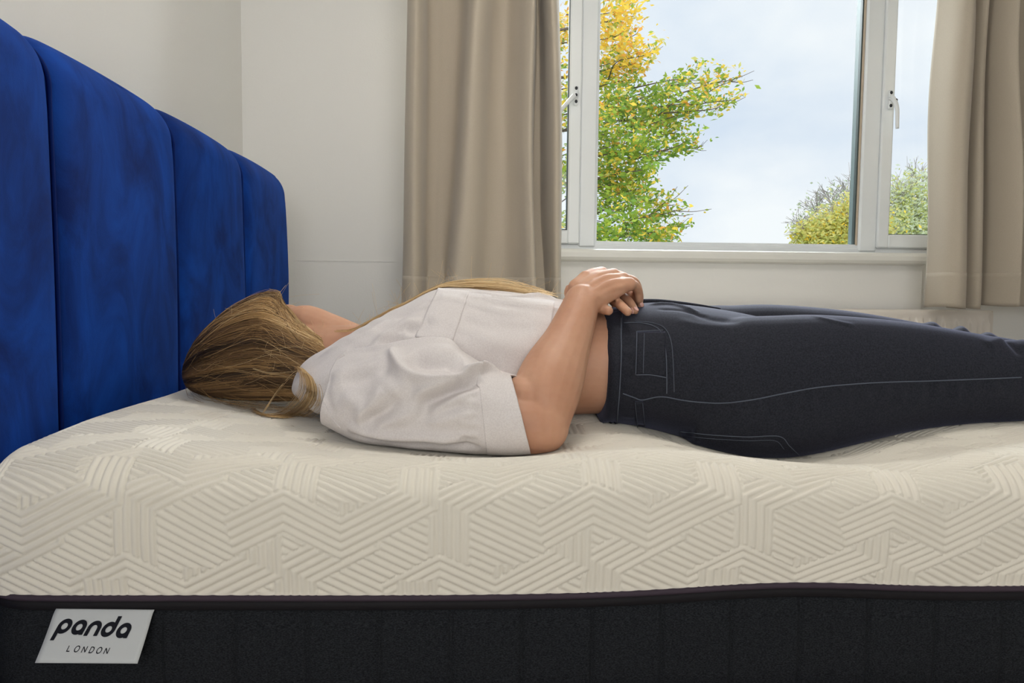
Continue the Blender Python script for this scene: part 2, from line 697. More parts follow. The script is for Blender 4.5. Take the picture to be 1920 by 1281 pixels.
# beads and gasket round the fixed pane
wpart('glazing_bead', m1b - 0.004, m2a + 0.016, zb_fix - 0.016, zb_fix, YF + 0.006, YF + 0.03, M['upvc'], 0.004)
wpart('glazing_bead', m1b - 0.006, m1b + 0.006, zb_fix - 0.004, WZ1 - 0.055, YF + 0.008, YF + 0.03, M['upvc'], 0.003)
wpart('glazing_gasket', m2a + 0.001, m2a + 0.006, zb_fix, WZ1 - 0.055, YF + 0.012, YF + 0.03, M['bead'], 0.001)
wpart('glazing_bead', m2a + 0.006, m2a + 0.012, zb_fix - 0.004, WZ1 - 0.055, YF + 0.004, YF + 0.03, M['seal'], 0.002)
wpart('glazing_gasket', m2a + 0.007, m2a + 0.0118, zb_fix, WZ1 - 0.055, YF + 0.0345, YF + 0.0705, M['bead'], 0.001)
wpart('pane', m1b - 0.002, m2a + 0.004, zb_fix - 0.002, WZ1 - 0.055, YF + 0.030, YF + 0.034, M['glass'], 0)


# opening sashes left and right, proud of the frame
def sash(x0, x1, hx, hang_dir, hz, tilt):
    st = 0.046
    z0, z1 = zb_fix - 0.014, WZ1 - 0.03
    s = empty('sash', (x0, YF, z0))
    s.parent = win
    s.matrix_parent_inverse = Matrix.Translation(-win.location)
    ya, yb = YF - 0.016, YF + 0.03
    def pt(name, *a, c=0.005):
        o = MB().box(*a, c).build(name, M['upvc'], None)
        o.parent = win
        o.matrix_parent_inverse = Matrix.Translation(-win.location)
        return o
    bpy.data.objects.remove(s)
    pt('sash_stile', x0, x0 + st, ya, yb, z0, z1)
    pt('sash_stile', x1 - st, x1, ya, yb, z0, z1)
    pt('sash_rail', x0 + st - 0.003, x1 - st + 0.003, ya + 0.0005, yb, z0, z0 + 0.052)
    pt('sash_rail', x0 + st - 0.003, x1 - st + 0.003, ya + 0.0005, yb, z1 - 0.05, z1)
    o = MB().box(x0 + st - 0.002, x1 - st + 0.002, yb - 0.02, yb - 0.016, z0 + 0.05, z1 - 0.048).build('pane', M['glass'], win)
    o = MB().box(x0 + st, x0 + st + 0.0035, ya + 0.012, yb - 0.012, z0 + 0.05, z1 - 0.048).build('glazing_gasket', M['bead'], win)
    o = MB().box(x1 - st - 0.0035, x1 - st, ya + 0.012, yb - 0.012, z0 + 0.05, z1 - 0.048).build('glazing_gasket', M['bead'], win)
    o = MB().box(x0 + st, x1 - st, ya + 0.012, yb - 0.012, z0 + 0.052, z0 + 0.055).build('glazing_gasket', M['bead'], win)
    # espagnolette handle: back plate, two screw caps, boss and lever
    pl = MB().box(hx - 0.0085, hx + 0.0085, ya - 0.009, ya, hz - 0.036, hz + 0.036, 0.004).build('handle_plate', M['upvc'], win)
    for dz in (0.026, -0.022):
        v, f = ellipsoid((hx, ya - 0.009, hz + dz), (0.0055, 0.003, 0.0065))
        c = MB().add(v, f).build('screw_cap', M['black'], pl, True)
        c.parent = pl
        c.matrix_parent_inverse = Matrix.Identity(4)
    a = tilt
    dx, dz = math.sin(a), -math.cos(a)
    c0 = np.array([hx, ya - 0.018, hz + 0.004])
    path = [c0 + np.array([0, 0.012, 0]), c0, c0 + np.array([dx * .02, -0.016, dz * .02]),
            c0 + np.array([dx * .05, -0.026, dz * .05]), c0 + np.array([dx * .09, -0.022, dz * .09]),
            c0 + np.array([dx * .118, -0.020, dz * .118])]
    lv = MB().tube(spline(path, 4), np.interp(np.linspace(0, 1, 21), [0, .3, .6, 1], [.0095, .0095, .0075, .006]), 10)
    l = lv.build('handle', M['upvc'], pl, True)
    l.matrix_parent_inverse = Matrix.Identity(4)
    v, f = ellipsoid(c0 + np.array([dx * .012 + 0.004, -0.016, dz * .012]), (0.006, 0.005, 0.006))
    k = MB().add(v, f).build('key_lock', M['black'], pl, True)
    k.matrix_parent_inverse = Matrix.Identity(4)


sash(WX0 + 0.03, m1a + 0.004, wx(1077), -1, wz(1077, 182), R(-42))
sash(m2b - 0.004, WX1 - 0.03, wx(1664, 195), 1, wz(1664, 190), R(6))

# added rear window, unseen: plain frame round the fill light's opening
rw = empty('fill_window', (0.1, YB, BZ0))
rw['kind'] = 'structure'
for a in ((BX0, BX1, BZ0, BZ0 + .05), (BX0, BX1, BZ1 - .05, BZ1), (BX0, BX0 + .05, BZ0, BZ1), (BX1 - .05, BX1, BZ0, BZ1),
          (0.07, 0.13, BZ0, BZ1)):
    MB().box(a[0], a[1], YB - 0.08, YB - 0.03, a[2], a[3], 0.004).build('frame_rail', M['upvc'], rw)

# ================================================================== radiator
rx1 = P(1860, 600, 2.66)[0]
rz = P(1600, 580, 2.66)[2]
rad = empty('radiator', (0.9, 2.69, 0.14), 'cream ribbed panel radiator on the wall beneath the window', 'radiator')
rx0 = 0.02
nx = 700
xs = np.linspace(rx0, rx1, nx)
zs = np.array([0.14, 0.165, 0.185, 0.205, rz - 0.050, rz - 0.038, rz - 0.026, rz - 0.016, rz - 0.006, rz - 0.001])
wgt = np.array([0, 0, 0.2, 1, 1, 0.35, 0, 0, 0, 0])
ys = np.array([2.653, 2.651, 2.650, 2.650, 2.650, 2.650, 2.650, 2.650, 2.653, 2.659])
ph = np.abs(((xs - rx0) / 0.050) % 1 - 0.5) * 2
fl = np.clip((0.62 - ph) / 0.22, 0, 1)
edge = np.clip(np.minimum(xs - rx0, rx1 - xs) / 0.02, 0, 1)
g = np.zeros((nx, len(zs), 3))
g[:, :, 0] = xs[:, None]
g[:, :, 2] = zs[None, :]
g[:, :, 1] = ys[None, :] - 0.013 * (fl * (edge >= 1))[:, None] * wgt[None, :] + 0.004 * (1 - edge)[:, None]
link('panel', mesh('panel', g.reshape(-1, 3), grid_faces(nx, len(zs))), M['radiator'], rad)
MB().box(rx0, rx1, 2.66, 2.755, rz - 0.012, rz, 0.003).build('top_grille', M['radiator'], rad)
MB().box(rx1 - 0.004, rx1 + 0.002, 2.656, 2.757, 0.16, rz - 0.001, 0.002).build('side_panel', M['radiator'], rad)
MB().box(rx0 - 0.002, rx0 + 0.004, 2.656, 2.757, 0.16, rz - 0.001, 0.002).build('side_panel', M['radiator'], rad)
MB().box(rx0 + 0.01, rx1 - 0.01, 2.70, 2.752, 0.16, rz - 0.03, 0.003).build('back_panel', M['radiator'], rad)
for bx in (rx0 + 0.25, rx1 - 0.25):
    MB().box(bx - 0.02, bx + 0.02, 2.74, YW - 0.022, 0.3, 0.55, 0.003).build('bracket', M['radiator'], rad)
for bx in (rx0 + 0.04, rx1 - 0.04):
    MB().tube([(bx, 2.70, 0.18), (bx, 2.70, 0.0)], 0.0075, 10).build('pipe', M['radiator'], rad, True)

# ================================================================== curtains
YC = 2.575
rail = empty('curtain_pole', (0.9, 2.60, 2.26), 'metal curtain pole above the window', 'curtain pole')
MB().tube([(-0.60, 2.60, 2.27), (2.75, 2.60, 2.27)], 0.012, 14).build('pole', M['rail'], rail, True)
for ex in (-0.60, 2.75):
    v, f = ellipsoid((ex, 2.60, 2.27), (0.025, 0.02, 0.02))
    MB().add(v, f).build('finial', M['rail'], rail, True)
for ex in (-0.5, 0.95, 2.65):
    MB().tube([(ex, 2.60, 2.27), (ex, YW, 2.27)], 0.008, 8).build('bracket', M['rail'], rail, True)


def curtain(name, pts, bot_py, wob, label, seed):
    r = np.random.default_rng(seed)
    pts = np.array(pts, float)
    m = 9
    zt = 2.238
    zref0 = P(960, 0, YC)[2]
    zb = P(*bot_py, YC)[2]
    top = np.array([[P(p[0], 0, YC)[0], YC + p[2]] for p in pts])
    bot = np.array([[P(p[1], 560, YC)[0], YC + p[2] * p[3]] for p in pts])
    top[:, 1] = YC + (top[:, 1] - YC) * 1.75
    bot[:, 1] = YC + (bot[:, 1] - YC) * 1.45
    T = spline(top, m)
    B = spline(bot, m)
    nu = len(T)
    nz = 90
    t = np.linspace(0, 1, nz) ** 0.95
    z = zt + (zb - zt) * t
    s = np.clip((z - zref0) / (zb - zref0), -0.35, 1)
    s2 = np.where(s < 0, s * 0.4, s)
    g = np.zeros((nu, nz, 3))
    ar = np.linspace(0, 1, nu)
    for k in range(2):
        g[:, :, k] = T[:, k][:, None] * (1 - s2)[None, :] + B[:, k][:, None] * s2[None, :]
    g[:, :, 2] = z[None, :]
    # slow wandering of the folds and hem
    for q in range(5):
        a, b, c = r.uniform(2, 9), r.uniform(2, 6), r.uniform(0, 6.3)
        g[:, :, 1] += 0.006 * np.sin(a * ar[:, None] * 3 + b * z[None, :] + c)
        g[:, :, 0] += 0.003 * np.sin(a * ar[:, None] * 2 + b * z[None, :] * 1.3 + c * 2)
    hem = wob(np.linspace(0, len(pts) - 1, nu))
    g[:, :, 2] += (np.clip((t - 0.85) / 0.15, 0, 1) ** 2)[None, :] * hem[:, None]
    g[:, :, 1] = np.minimum(g[:, :, 1], YC + (0.10 - 0.046 * np.clip((t - 0.75) / 0.2, 0, 1))[None, :])
    root = empty(name, (float(B[:, 0].mean()), YC, zb), label, 'curtain', 'curtains at the window')
    me = mesh('drape', g.reshape(-1, 3), grid_faces(nu, nz))
    o = link('drape', me, M['curtain'], root)
    sd = o.modifiers.new('thickness', 'SOLIDIFY')
    sd.thickness = 0.0025
    # hem band along the bottom
    hb = g[:, -9:, :].copy()
    hb[:, :, 1] -= 0.0018
    h = link('hem', mesh('hem', hb.reshape(-1, 3), grid_faces(nu, 9)), M['curtain'], root)
    sd = h.modifiers.new('thickness', 'SOLIDIFY')
    sd.thickness = 0.002
    for k in range(9):
        i = int(k * (nu - 1) / 8)
        x, y = g[i, 0, 0], g[i, 0, 1]
        a = np.linspace(0, 2 * math.pi, 21)
        ring = np.stack([np.full(21, x), 2.60 + 0.021 * np.cos(a), 2.262 + 0.021 * np.sin(a)], 1)
        MB().tube(ring, 0.0025, 6, False).build('ring', M['rail'], rail, True)
    return root, g


LC = [(762, 747, .03, 1), (770, 754, -.03, 1), (786, 775, -.055, 1), (797, 790, -.03, 1), (803, 797, .035, 1), (825, 815, .05, 1),
      (846, 829, .05, 1), (868, 834, .03, 1), (884, 840, -.035, 1), (898, 856, -.06, 1), (914, 880, -.045, 1),
      (930, 905, .005, 1), (952, 940, .02, 1), (970, 966, -.01, 1), (984, 985, -.05, 1), (996, 999, -.06, 1), (1001, 1004, -.01, 1),
      (1004, 1008, .05, 1), (1012, 1022, .06, 1), (1017, 1031, -.005, 1), (1026, 1039, -.045, 1), (1040, 1048, -.04, 1), (1049, 1054, .0, 1)]
curtain('curtain', LC, (900, 588), lambda i: 0.004 * np.sin(i * 1.7),
        'beige curtain hanging between the blue headboard corner and the window handle', 3)
RC = [(1764, 1739, .02, 1), (1768, 1743, -.04, 1), (1782, 1760, -.065, 1), (1800, 1782, -.05, 1), (1811, 1792, -.005, 1), (1813, 1795, .05, 1),
      (1817, 1799, .06, 1), (1820, 1803, -.01, 1), (1830, 1815, -.03, 1), (1841, 1829, -.015, 1), (1845, 1831, .04, 1), (1850, 1836, .06, 1),
      (1855, 1842, .0, 1), (1864, 1856, -.05, 1), (1876, 1870, -.07, 1), (1883, 1878, -.04, 1), (1889, 1885, .015, 1),
      (1905, 1905, .03, 1), (1940, 1940, .03, 1), (1975, 1970, -.02, 1), (2000, 1995, -.05, 1), (2030, 2022, .03, 1), (2060, 2055, .0, 1)]
curtain('curtain', RC, (1780, 577), lambda i: 0.010 * np.clip((i - 10) / 2, 0, 1) + 0.004 * np.sin(i * 1.3),
        'beige curtain hanging over the right end of the radiator', 5)

# ================================================================== ceiling lamp added as fill light (unseen, above the picture)
lamp_m = bpy.data.materials.new('fill_lamp_glow')
lamp_m.use_nodes = True
_ln = lamp_m.node_tree
_ln.nodes.clear()
_lo = _ln.nodes.new('ShaderNodeOutputMaterial')
_le = _ln.nodes.new('ShaderNodeEmission')
_le.inputs['Color'].default_value = (1.0, 0.965, 0.92, 1)
_le.inputs['Strength'].default_value = 15.5
_ln.links.new(_le.outputs['Emission'], _lo.inputs['Surface'])
lamp = empty('fill_ceiling_lamp', (0.2, 1.25, ZC), 'round lamp added under the ceiling as unseen fill light', 'lamp')
MB().tube([(0.2, 1.25, ZC), (0.2, 1.25, ZC - 0.03)], 0.06, 20).build('ceiling_rose', M['upvc'], lamp, True)
MB().tube([(0.2, 1.25, ZC - 0.03), (0.2, 1.25, ZC - 0.16)], 0.006, 8).build('stem', M['rail'], lamp, True)
_v, _f = ellipsoid((0.2, 1.25, ZC - 0.29), (0.19, 0.19, 0.14), None, 20, 32)
MB().add(_v, _f).build('globe', lamp_m, lamp, True)

# ================================================================== bed frame and headboard
HX = -0.612                     # face of the headboard
MX0, MX1 = -0.592, 1.42         # mattress, head end to foot end
MY0, MY1 = 0.875, 2.395         # near side to far side
ZT = 0.668                       # unloaded top of the mattress
ZS = 0.490                 # seam between white cover and charcoal band
ZM = 0.36                       # underside of the mattress
bed = empty('bed', (0.4, 1.6, 0), 'royal blue velvet bed with a tall channelled headboard', 'bed')
MB().box(MX0 - 0.01, MX1 + 0.02, MY0 - 0.005, MY1 + 0.01, 0.08, ZM - 0.001, 0.01).build('base', M['velvet'], bed)
for lx in (MX0 + 0.1, MX1 - 0.1):
    for ly in (MY0 + 0.1, MY1 - 0.1):
        MB().tube([(lx, ly, 0), (lx, ly, 0.09)], [0.02, 0.028], 12).build('leg', M['wood'], bed, True)
HB_T = PX(300, 200, HX - .03)[2] + 0.012
YE = 2.435
PW = 0.4365
hb = MB().box(HX - 0.105, HX - 0.03, YE - 4 * PW + 0.004, YE - 0.012, 0.10, HB_T - 0.03, 0.01).build('headboard', M['velvet'], bed)
for k in range(4):
    y1 = YE - k * PW
    y0 = y1 - PW
    ny, nz = 40, 90
    # profile (depth, height) of the face: up the front, rolled back over the top, down the rear
    prof = [(0.0, 0.10), (0.0, 0.30), (0.002, 0.60), (0.004, 0.80), (0.004, 0.92), (0.001, HB_T - 0.14)]
    rr = 0.085
    for a in np.linspace(0, 75, 9):
        prof.append((-rr + rr * math.cos(R(a)) - 0.002, HB_T - rr + rr * math.sin(R(a))))
    prof += [(-0.085, HB_T - 0.004), (-0.100, HB_T - 0.012), (-0.108, HB_T - 0.03), (-0.109, HB_T - 0.2), (-0.109, 0.12)]
    pr = spline(np.array(prof), 4)
    m = len(pr)
    tn = np.gradient(pr, axis=0)
    tn /= np.linalg.norm(tn, axis=1)[:, None]
    nrm = np.stack([tn[:, 1], -tn[:, 0]], 1)
    vv = np.linspace(0, 1, ny)
    far = (k == 0)
    g = np.zeros((ny, m, 3))
    for i, v in enumerate(vv):
        e0 = v * PW
        e1 = (1 - v) * PW
        q0 = 0.020 * math.exp(-(e0 / 0.016) ** 1.0)
        q1 = 0.020 * math.exp(-(e1 / 0.016) ** 1.0)
        if far:
            rr2 = 0.05
            q1 = (rr2 - math.sqrt(max(0, rr2 ** 2 - max(0, rr2 - e1) ** 2)))
        if k == 3:
            rr2 = 0.05
            q0 = (rr2 - math.sqrt(max(0, rr2 ** 2 - max(0, rr2 - e0) ** 2)))
        puff = 0.004 * math.sin(math.pi * v)
        off = puff - q0 - q1
        g[i, :, 0] = HX + pr[:, 0] + nrm[:, 0] * off
        g[i, :, 2] = pr[:, 1] + nrm[:, 1] * off
        g[i, :, 1] = y0 + v * PW
        if far and v == 1.0:
            pass
    # slight slack in the upholstery
    yy, zz = g[:, :, 1], g[:, :, 2]
    g[:, :, 0] += 0.0022 * np.sin(9 * zz + 5 * k) * np.sin(11 * yy + k) * (pr[None, :, 0] > -0.03)
    me = mesh('panel', g.reshape(-1, 3), grid_faces(ny, m)[:, ::-1])
    p = link('panel', me, M['velvet'], hb)
    p.matrix_parent_inverse = hb.matrix_parent_inverse.copy()
    p.parent = hb
    p.matrix_parent_inverse = Matrix.Identity(4)
    if far:
        ends = [tuple(x) for x in g[-1]]
        mid = (HX - 0.06, YE, 0.5)
        cap = MB().add(ends + [(HX - 0.107, YE + 0.0, 0.12)], [list(range(len(ends) + 1))])
        c = cap.build('end_cap', M['velvet'], hb)
        c.matrix_parent_inverse = Matrix.Identity(4)
for k in range(1, 4):
    y = YE - k * PW
    pts = [(HX - 0.012 + a, y, b) for a, b in ((0.0, 0.12), (0.003, 0.6), (0.003, 0.9), (0, HB_T - 0.13))]
    rr = 0.075
    for a in np.linspace(0, 80, 9):
        pts.append((HX - 0.012 - rr + rr * math.cos(R(a)), y, HB_T - 0.085 + rr * math.sin(R(a)) - 0.003))
    c = MB().tube(spline(np.array(pts), 3), 0.0035, 6).build('seam_piping', M['velvet_dark'], hb, True)
    c.matrix_parent_inverse = Matrix.Identity(4)


# ================================================================== mattress
def sag(x, y):
    """how far the top is pressed down under the lying person"""
    x = np.asarray(x, float)
    y = np.asarray(y, float)
    def gs(a, cx, cy, sx, sy):
        yy = np.where(y < cy, (y - cy) / sy, (y - cy) / (sy * 1.7))
        return a * np.exp(-((x - cx) / sx) ** 2 / 2 - yy ** 2 / 2)
    s = gs(.076, .47, 1.20, .15, .20) + gs(.050, -.10, 1.17, .20, .20) + gs(.020, .07, 1.08, .09, .09)
    s += gs(.020, -.40, 1.38, .09, .10) + gs(.021, 0.85, 1.22, .25, .18)
    return s


def seam_z(x):
    """the seam wanders a little along the near side"""
    x = np.asarray(x, float)
    return ZS + 0.004 * np.exp(-((x + .60) / .06) ** 2) - 0.003 * np.exp(-((x + .05) / .3) ** 2) \
        + 0.010 * np.exp(-((x - .38) / .16) ** 2) + 0.004 * np.exp(-((x - .75) / .2) ** 2)


def band(u, v, path, hw, cut=None):
    """stripe coordinate of points inside a mitred band along path, else nan"""
    out = np.full(u.shape, np.nan)
    p = np.array(path, float)
    n = len(p) - 1
    d = p[1:] - p[:-1]
    d /= np.linalg.norm(d, axis=1)[:, None]
    for i in range(n):
        a, b = p[i], p[i + 1]
        nx, ny = -d[i][1], d[i][0]
        s = (u - a[0]) * nx + (v - a[1]) * ny
        b0 = d[i] if i == 0 else (d[i] + d[i - 1])
        b1 = d[i] if i == n - 1 else (d[i] + d[i + 1])
        if cut is not None:
            if i == 0: b0 = np.array(cut[0])
            if i == n - 1: b1 = np.array(cut[1])
        ok = ((u - a[0]) * b0[0] + (v - a[1]) * b0[1] >= 0) & ((u - b[0]) * b1[0] + (v - b[1]) * b1[1] <= 0) & (np.abs(s) <= hw)
        out[ok] = s[ok]
    return out


PITCH = 16.0


def quilt(u, v):
    """relief 0..1 of the stitched channels; u, v in millimetre-like pattern units"""
    q = v - 0.55 * u
    h = q * math.cos(math.atan(0.55))
    A, Bx, By = 578.0, 289.0, 137.0
    # reduce to the centred lattice
    for ph in range(2):
        pass
    S = [(-271, 185), (-271, 25), (-148, -45), (-148, -118)]
    W = [(-100, 90), (0, 34), (105, 92), (247, 13), (247, -92)]
    for path, hw, cut in ((S, 2.5 * PITCH, ((-0.48, -0.87), (0.0, -1.0))), (W, 2.5 * PITCH, ((0.87, -0.2), (0.0, -1.0)))):
        for i in range(-4, 5):
            for j in range(-7, 6):
                ox = i * A + (j % 2) * Bx
                oy = j * By
                m = (np.abs(u - ox) < 340) & (np.abs(v - oy) < 240)
                if not m.any(): continue
                s = band(u[m] - ox, v[m] - oy, path, hw, cut)
                k = ~np.isnan(s)
                idx = np.flatnonzero(m.ravel())[k]
                h.ravel()[idx] = s[k] + hw
    f = np.abs(np.sin(math.pi * h / PITCH))
    return f ** 0.55


def rounded(px, py, pz, Rr=0.062):
    """sharp-box points -> rounded-box points (open underneath)"""
    rx, ry, rz_ = 0.038, 0.072, 0.055
    q = np.stack([np.clip(px, MX0 + rx, MX1 - rx), np.clip(py, MY0 + ry, MY1 - ry), np.minimum(pz, ZT - rz_)], -1)
    p = np.stack([px, py, pz], -1)
    s = np.array([rx, ry, rz_])
    d = (p - q) / s
    L = np.linalg.norm(d, axis=-1, keepdims=True)
    return np.where(L > 1e-9, q + s * d / np.maximum(L, 1e-9), p)


def press(co):
    """apply the sag: full on top, fading down the sides"""
    zz = co[..., 2]
    w = np.clip((zz - ZS) / (ZT - ZS), 0, 1) ** 1.2
    co[..., 2] -= sag(co[..., 0], co[..., 1]) * w
    # the near side bellies out gently where it is loaded, and the head corner domes
    b = np.sin(np.pi * np.clip((zz - ZS + 0.01) / (ZT - ZS), 0, 1))
    near = np.exp(-((co[..., 1] - MY0) / .05) ** 2)
    co[..., 1] -= 0.010 * b * near
    # follow the wandering seam
    w2 = np.clip(1 - (zz - ZS) / 0.12, 0, 1)
    co[..., 2] += (seam_z(co[..., 0]) - ZS) * w2 * near
    # soft droop towards the head end corner
    co[..., 2] -= 0.012 * np.exp(-((co[..., 0] - MX0) / .12) ** 2) * np.exp(-((co[..., 1] - MY0) / .15) ** 2) * w
    return co


mattress = empty('mattress', (0.4, 1.63, ZM), 'thick cream quilted mattress with charcoal side band on blue bed', 'mattress')


def cover_strip(x0, x1, nx, v1, nv, detail=True):
    """near side + top as one strip; v runs up the side then across the top"""
    u = np.linspace(x0, x1, nx)
    v = np.linspace(0, v1, nv)
    H = ZT - ZS
    U, V = np.meshgrid(u, v, indexing='ij')
    py = np.where(V < H, MY0, MY0 + (V - H))
    pz = np.where(V < H, ZS + V, ZT)
    co = press(rounded(U, py, pz))
    if detail:
        du = np.gradient(co, axis=0)
        dv = np.gradient(co, axis=1)
        no = np.cross(du, dv)
        no /= np.linalg.norm(no, axis=-1, keepdims=True)
        # pattern coordinates: 0.63 mm units, origin so that a peak sits as in the cover
        k = 0.00063
        uu = (U + 0.228) / k
        vv = ((H - 0.040) - V) / k
        vv = vv + 6 * np.sin(U * 7)
        h = quilt(uu, vv)
        fade = np.clip(V / 0.006, 0, 1)
        co = co + no * ((h - 1) * 0.0046 * fade)[..., None]
    return co


NVX = 900
VMAX = (ZT - ZS) + 0.66
c1 = cover_strip(MX0, 1.0, NVX, VMAX, 460)
v_all, f_all = [c1.reshape(-1, 3)], [grid_faces(*c1.shape[:2])]
c2 = cover_strip(1.0, MX1, 60, VMAX, 80, False)
base = len(v_all[0])
v_all.append(c2.reshape(-1, 3)); f_all.append(grid_faces(*c2.shape[:2]) + base)
base += len(c2.reshape(-1, 3))
# rest of the top and the far side, coarse
u = np.linspace(MX0, MX1, 90)
yy = np.linspace(MY0 + 0.66, MY1, 60)
U, V = np.meshgrid(u, yy, indexing='ij')
c3 = press(rounded(U, V, np.full_like(U, ZT)))
v_all.append(c3.reshape(-1, 3)); f_all.append(grid_faces(*c3.shape[:2]) + base); base += c3.size // 3
zz = np.linspace(ZT, ZS, 16)
U, V = np.meshgrid(u, zz, indexing='ij')
c4 = press(rounded(U, np.full_like(U, MY1), V))
v_all.append(c4.reshape(-1, 3)); f_all.append(grid_faces(*c4.shape[:2]) + base); base += c4.size // 3
for xe, flip in ((MX0, 1), (MX1, 0)):
    U, V = np.meshgrid(np.linspace(MY0, MY1, 200), np.linspace(ZS, ZT, 24), indexing='ij')
    c5 = press(rounded(np.full_like(U, xe), U, V))
    ff = grid_faces(*c5.shape[:2])
    v_all.append(c5.reshape(-1, 3)); f_all.append((ff[:, ::-1] if flip else ff) + base); base += c5.size // 3
cov = link('quilted_cover', mesh('quilted_cover', np.concatenate(v_all), np.concatenate(f_all)), M['quilt'], mattress)


def perimeter(n, inset=0.0, Rr=0.062):
    """closed plan outline of the mattress"""
    pts = []
    x0, x1, y0, y1 = MX0 + inset, MX1 - inset, MY0 + inset, MY1 - inset
    def arc(cx, cy, a0):
        for a in np.linspace(a0, a0 + 90, 10):
            pts.append((cx + Rr * math.cos(R(a)), cy + Rr * math.sin(R(a))))
    for t in np.linspace(0, 1, n)[1:-1]:
        pts.append((x0 + Rr + (x1 - x0 - 2 * Rr) * t, y0))
    arc(x1 - Rr, y0 + Rr, -90)
    arc(x1 - Rr, y1 - Rr, 0)
    arc(x0 + Rr, y1 - Rr, 90)
    arc(x0 + Rr, y0 + Rr, 180)
    return np.array(pts)


def band_mesh(name, levels, m, n=260, groove=False):
    """levels: list of (height fraction function, inset)"""
    g = []
    for zf, ins in levels:
        p = perimeter(n, ins)
        near = np.exp(-((p[:, 1] - MY0) / .05) ** 2)
        z = zf(p[:, 0], near)
        if groove:
            ph = ((p[:, 0] + 0.289 + 0.0425) / 0.0855) % 1 - 0.5
            dd = np.abs(ph) * 0.0855
            gr = 0.0035 * np.exp(-(dd / 0.0025) ** 2) * near
            p[:, 1] += gr
        g.append(np.column_stack([p, z]))
    g = np.array(g)
    return link(name, mesh(name, g.reshape(-1, 3), grid_faces(len(g), g.shape[1], True)), m, mattress)


sz = lambda d: (lambda x, near: ZS + (seam_z(x) - ZS) * near + d)
fz = lambda z: (lambda x, near: np.full_like(x, z))
band_mesh('piping', [(sz(.003), .004), (sz(.002), -.003), (sz(-.002), -.005), (sz(-.005), -.003), (sz(-.006), .004)], M['piping'])
band_mesh('zip_tape', [(sz(-.004), .003), (sz(-.006), -.001), (sz(-.016), -.001), (sz(-.018), .003)], M['tape'])
mixz = lambda t: (lambda x, near: (1 - t) * (ZS + (seam_z(x) - ZS) * near - .016) + t * ZM)
band_mesh('side_band', [(mixz(0), .005), (mixz(.06), .001), (mixz(.3), -.001), (mixz(.7), -.001), (mixz(.95), .002), (mixz(1), .012), (mixz(1), .3)],
          M['charcoal'], 1300, True)

# ---- sewn-on label flaring away from the side
LX0, LX1 = P(107, 1143, MY0)[0], P(291, 1146, MY0)[0]
LZ = P(198, 1144, MY0 - 0.002)[2]
lab_prof = spline(np.array([(0.0, 0.002), (-0.004, -0.003), (-0.013, -0.016), (-0.024, -0.030), (-0.037, -0.0445)]), 6)


def label_point(s, t, lift=0.0):
    """s 0..1 across, t 0..1 down the label"""
    L = len(lab_prof) - 1
    i = t * L
    a = int(min(L - 1, max(0, math.floor(i))))
    f = i - a
    p = lab_prof[a] * (1 - f) + lab_prof[a + 1] * f
    d = lab_prof[a + 1] - lab_prof[a]
    d = d / np.linalg.norm(d)
    n = np.array([d[1], -d[0]])
    if n[0] > 0: n = -n
    p = p + n * lift
    x = LX0 + (LX1 - LX0) * s - 0.004 * t
    return np.array([x, MY0 - 0.002 + p[0], LZ + p[1] - 0.0020 * s])


g = np.array([[label_point(s, t) for t in np.linspace(0, 1, 16)] for s in np.linspace(0, 1, 20)])
lab = link('label', mesh('label', g.reshape(-1, 3), grid_faces(20, 16)), M['label'], mattress)
lab.modifiers.new('t', 'SOLIDIFY').thickness = 0.0005
lab['label'] = 'pale satin label printed in black'


def stroke(path, w, closed=False):
    p = np.array(path, float)
    if closed:
        d = np.roll(p, -1, 0) - np.roll(p, 1, 0)
    else:
        d = np.gradient(p, axis=0)
    d /= np.linalg.norm(d, axis=1)[:, None] + 1e-12
    nrm = np.stack([-d[:, 1], d[:, 0]], 1)
    return p + nrm * w / 2, p - nrm * w / 2


def letter(strokes, w, x0, y0, sx, sy, slant, lift):
    """strokes in letter units (y down) -> mesh on the label; each stroke is a ribbon"""
    mb = MB()
    for path, closed in strokes:
        a, b = stroke(path, w, closed)
        n = len(a)
        V = []
        for q in list(a) + list(b):
            s = x0 + (q[0] - slant * (q[1])) * sx
            t = y0 + q[1] * sy
            V.append(label_point(s, t, lift))
        F = [(i, (i + 1) % n, n + (i + 1) % n, n + i) for i in range(n if closed else n - 1)]
        mb.add(V, F)
    return mb


def arc2(cx, cy, r, a0, a1, n=20):
    return [(cx + r * math.cos(R(a)), cy + r * math.sin(R(a))) for a in np.linspace(a0, a1, n)]


ring = (arc2(0, 0, .5, 0, 350, 30), True)
LET = {
    'p': [ring, ([(-.5, 0), (-.5, .6), (-.5, 1.28)], False)],
    'a': [ring, ([(.5, -.02), (.5, .4), (.5, .70)], False)],
    'n': [(arc2(0, 0, .5, 180, 360, 20) + [(.5, .35), (.5, .70)], False), ([(-.5, 0), (-.5, .35), (-.5, .70)], False)],
    'd': [ring, ([(.5, 0), (.5, -.6), (.5, -1.28)], False)],
}
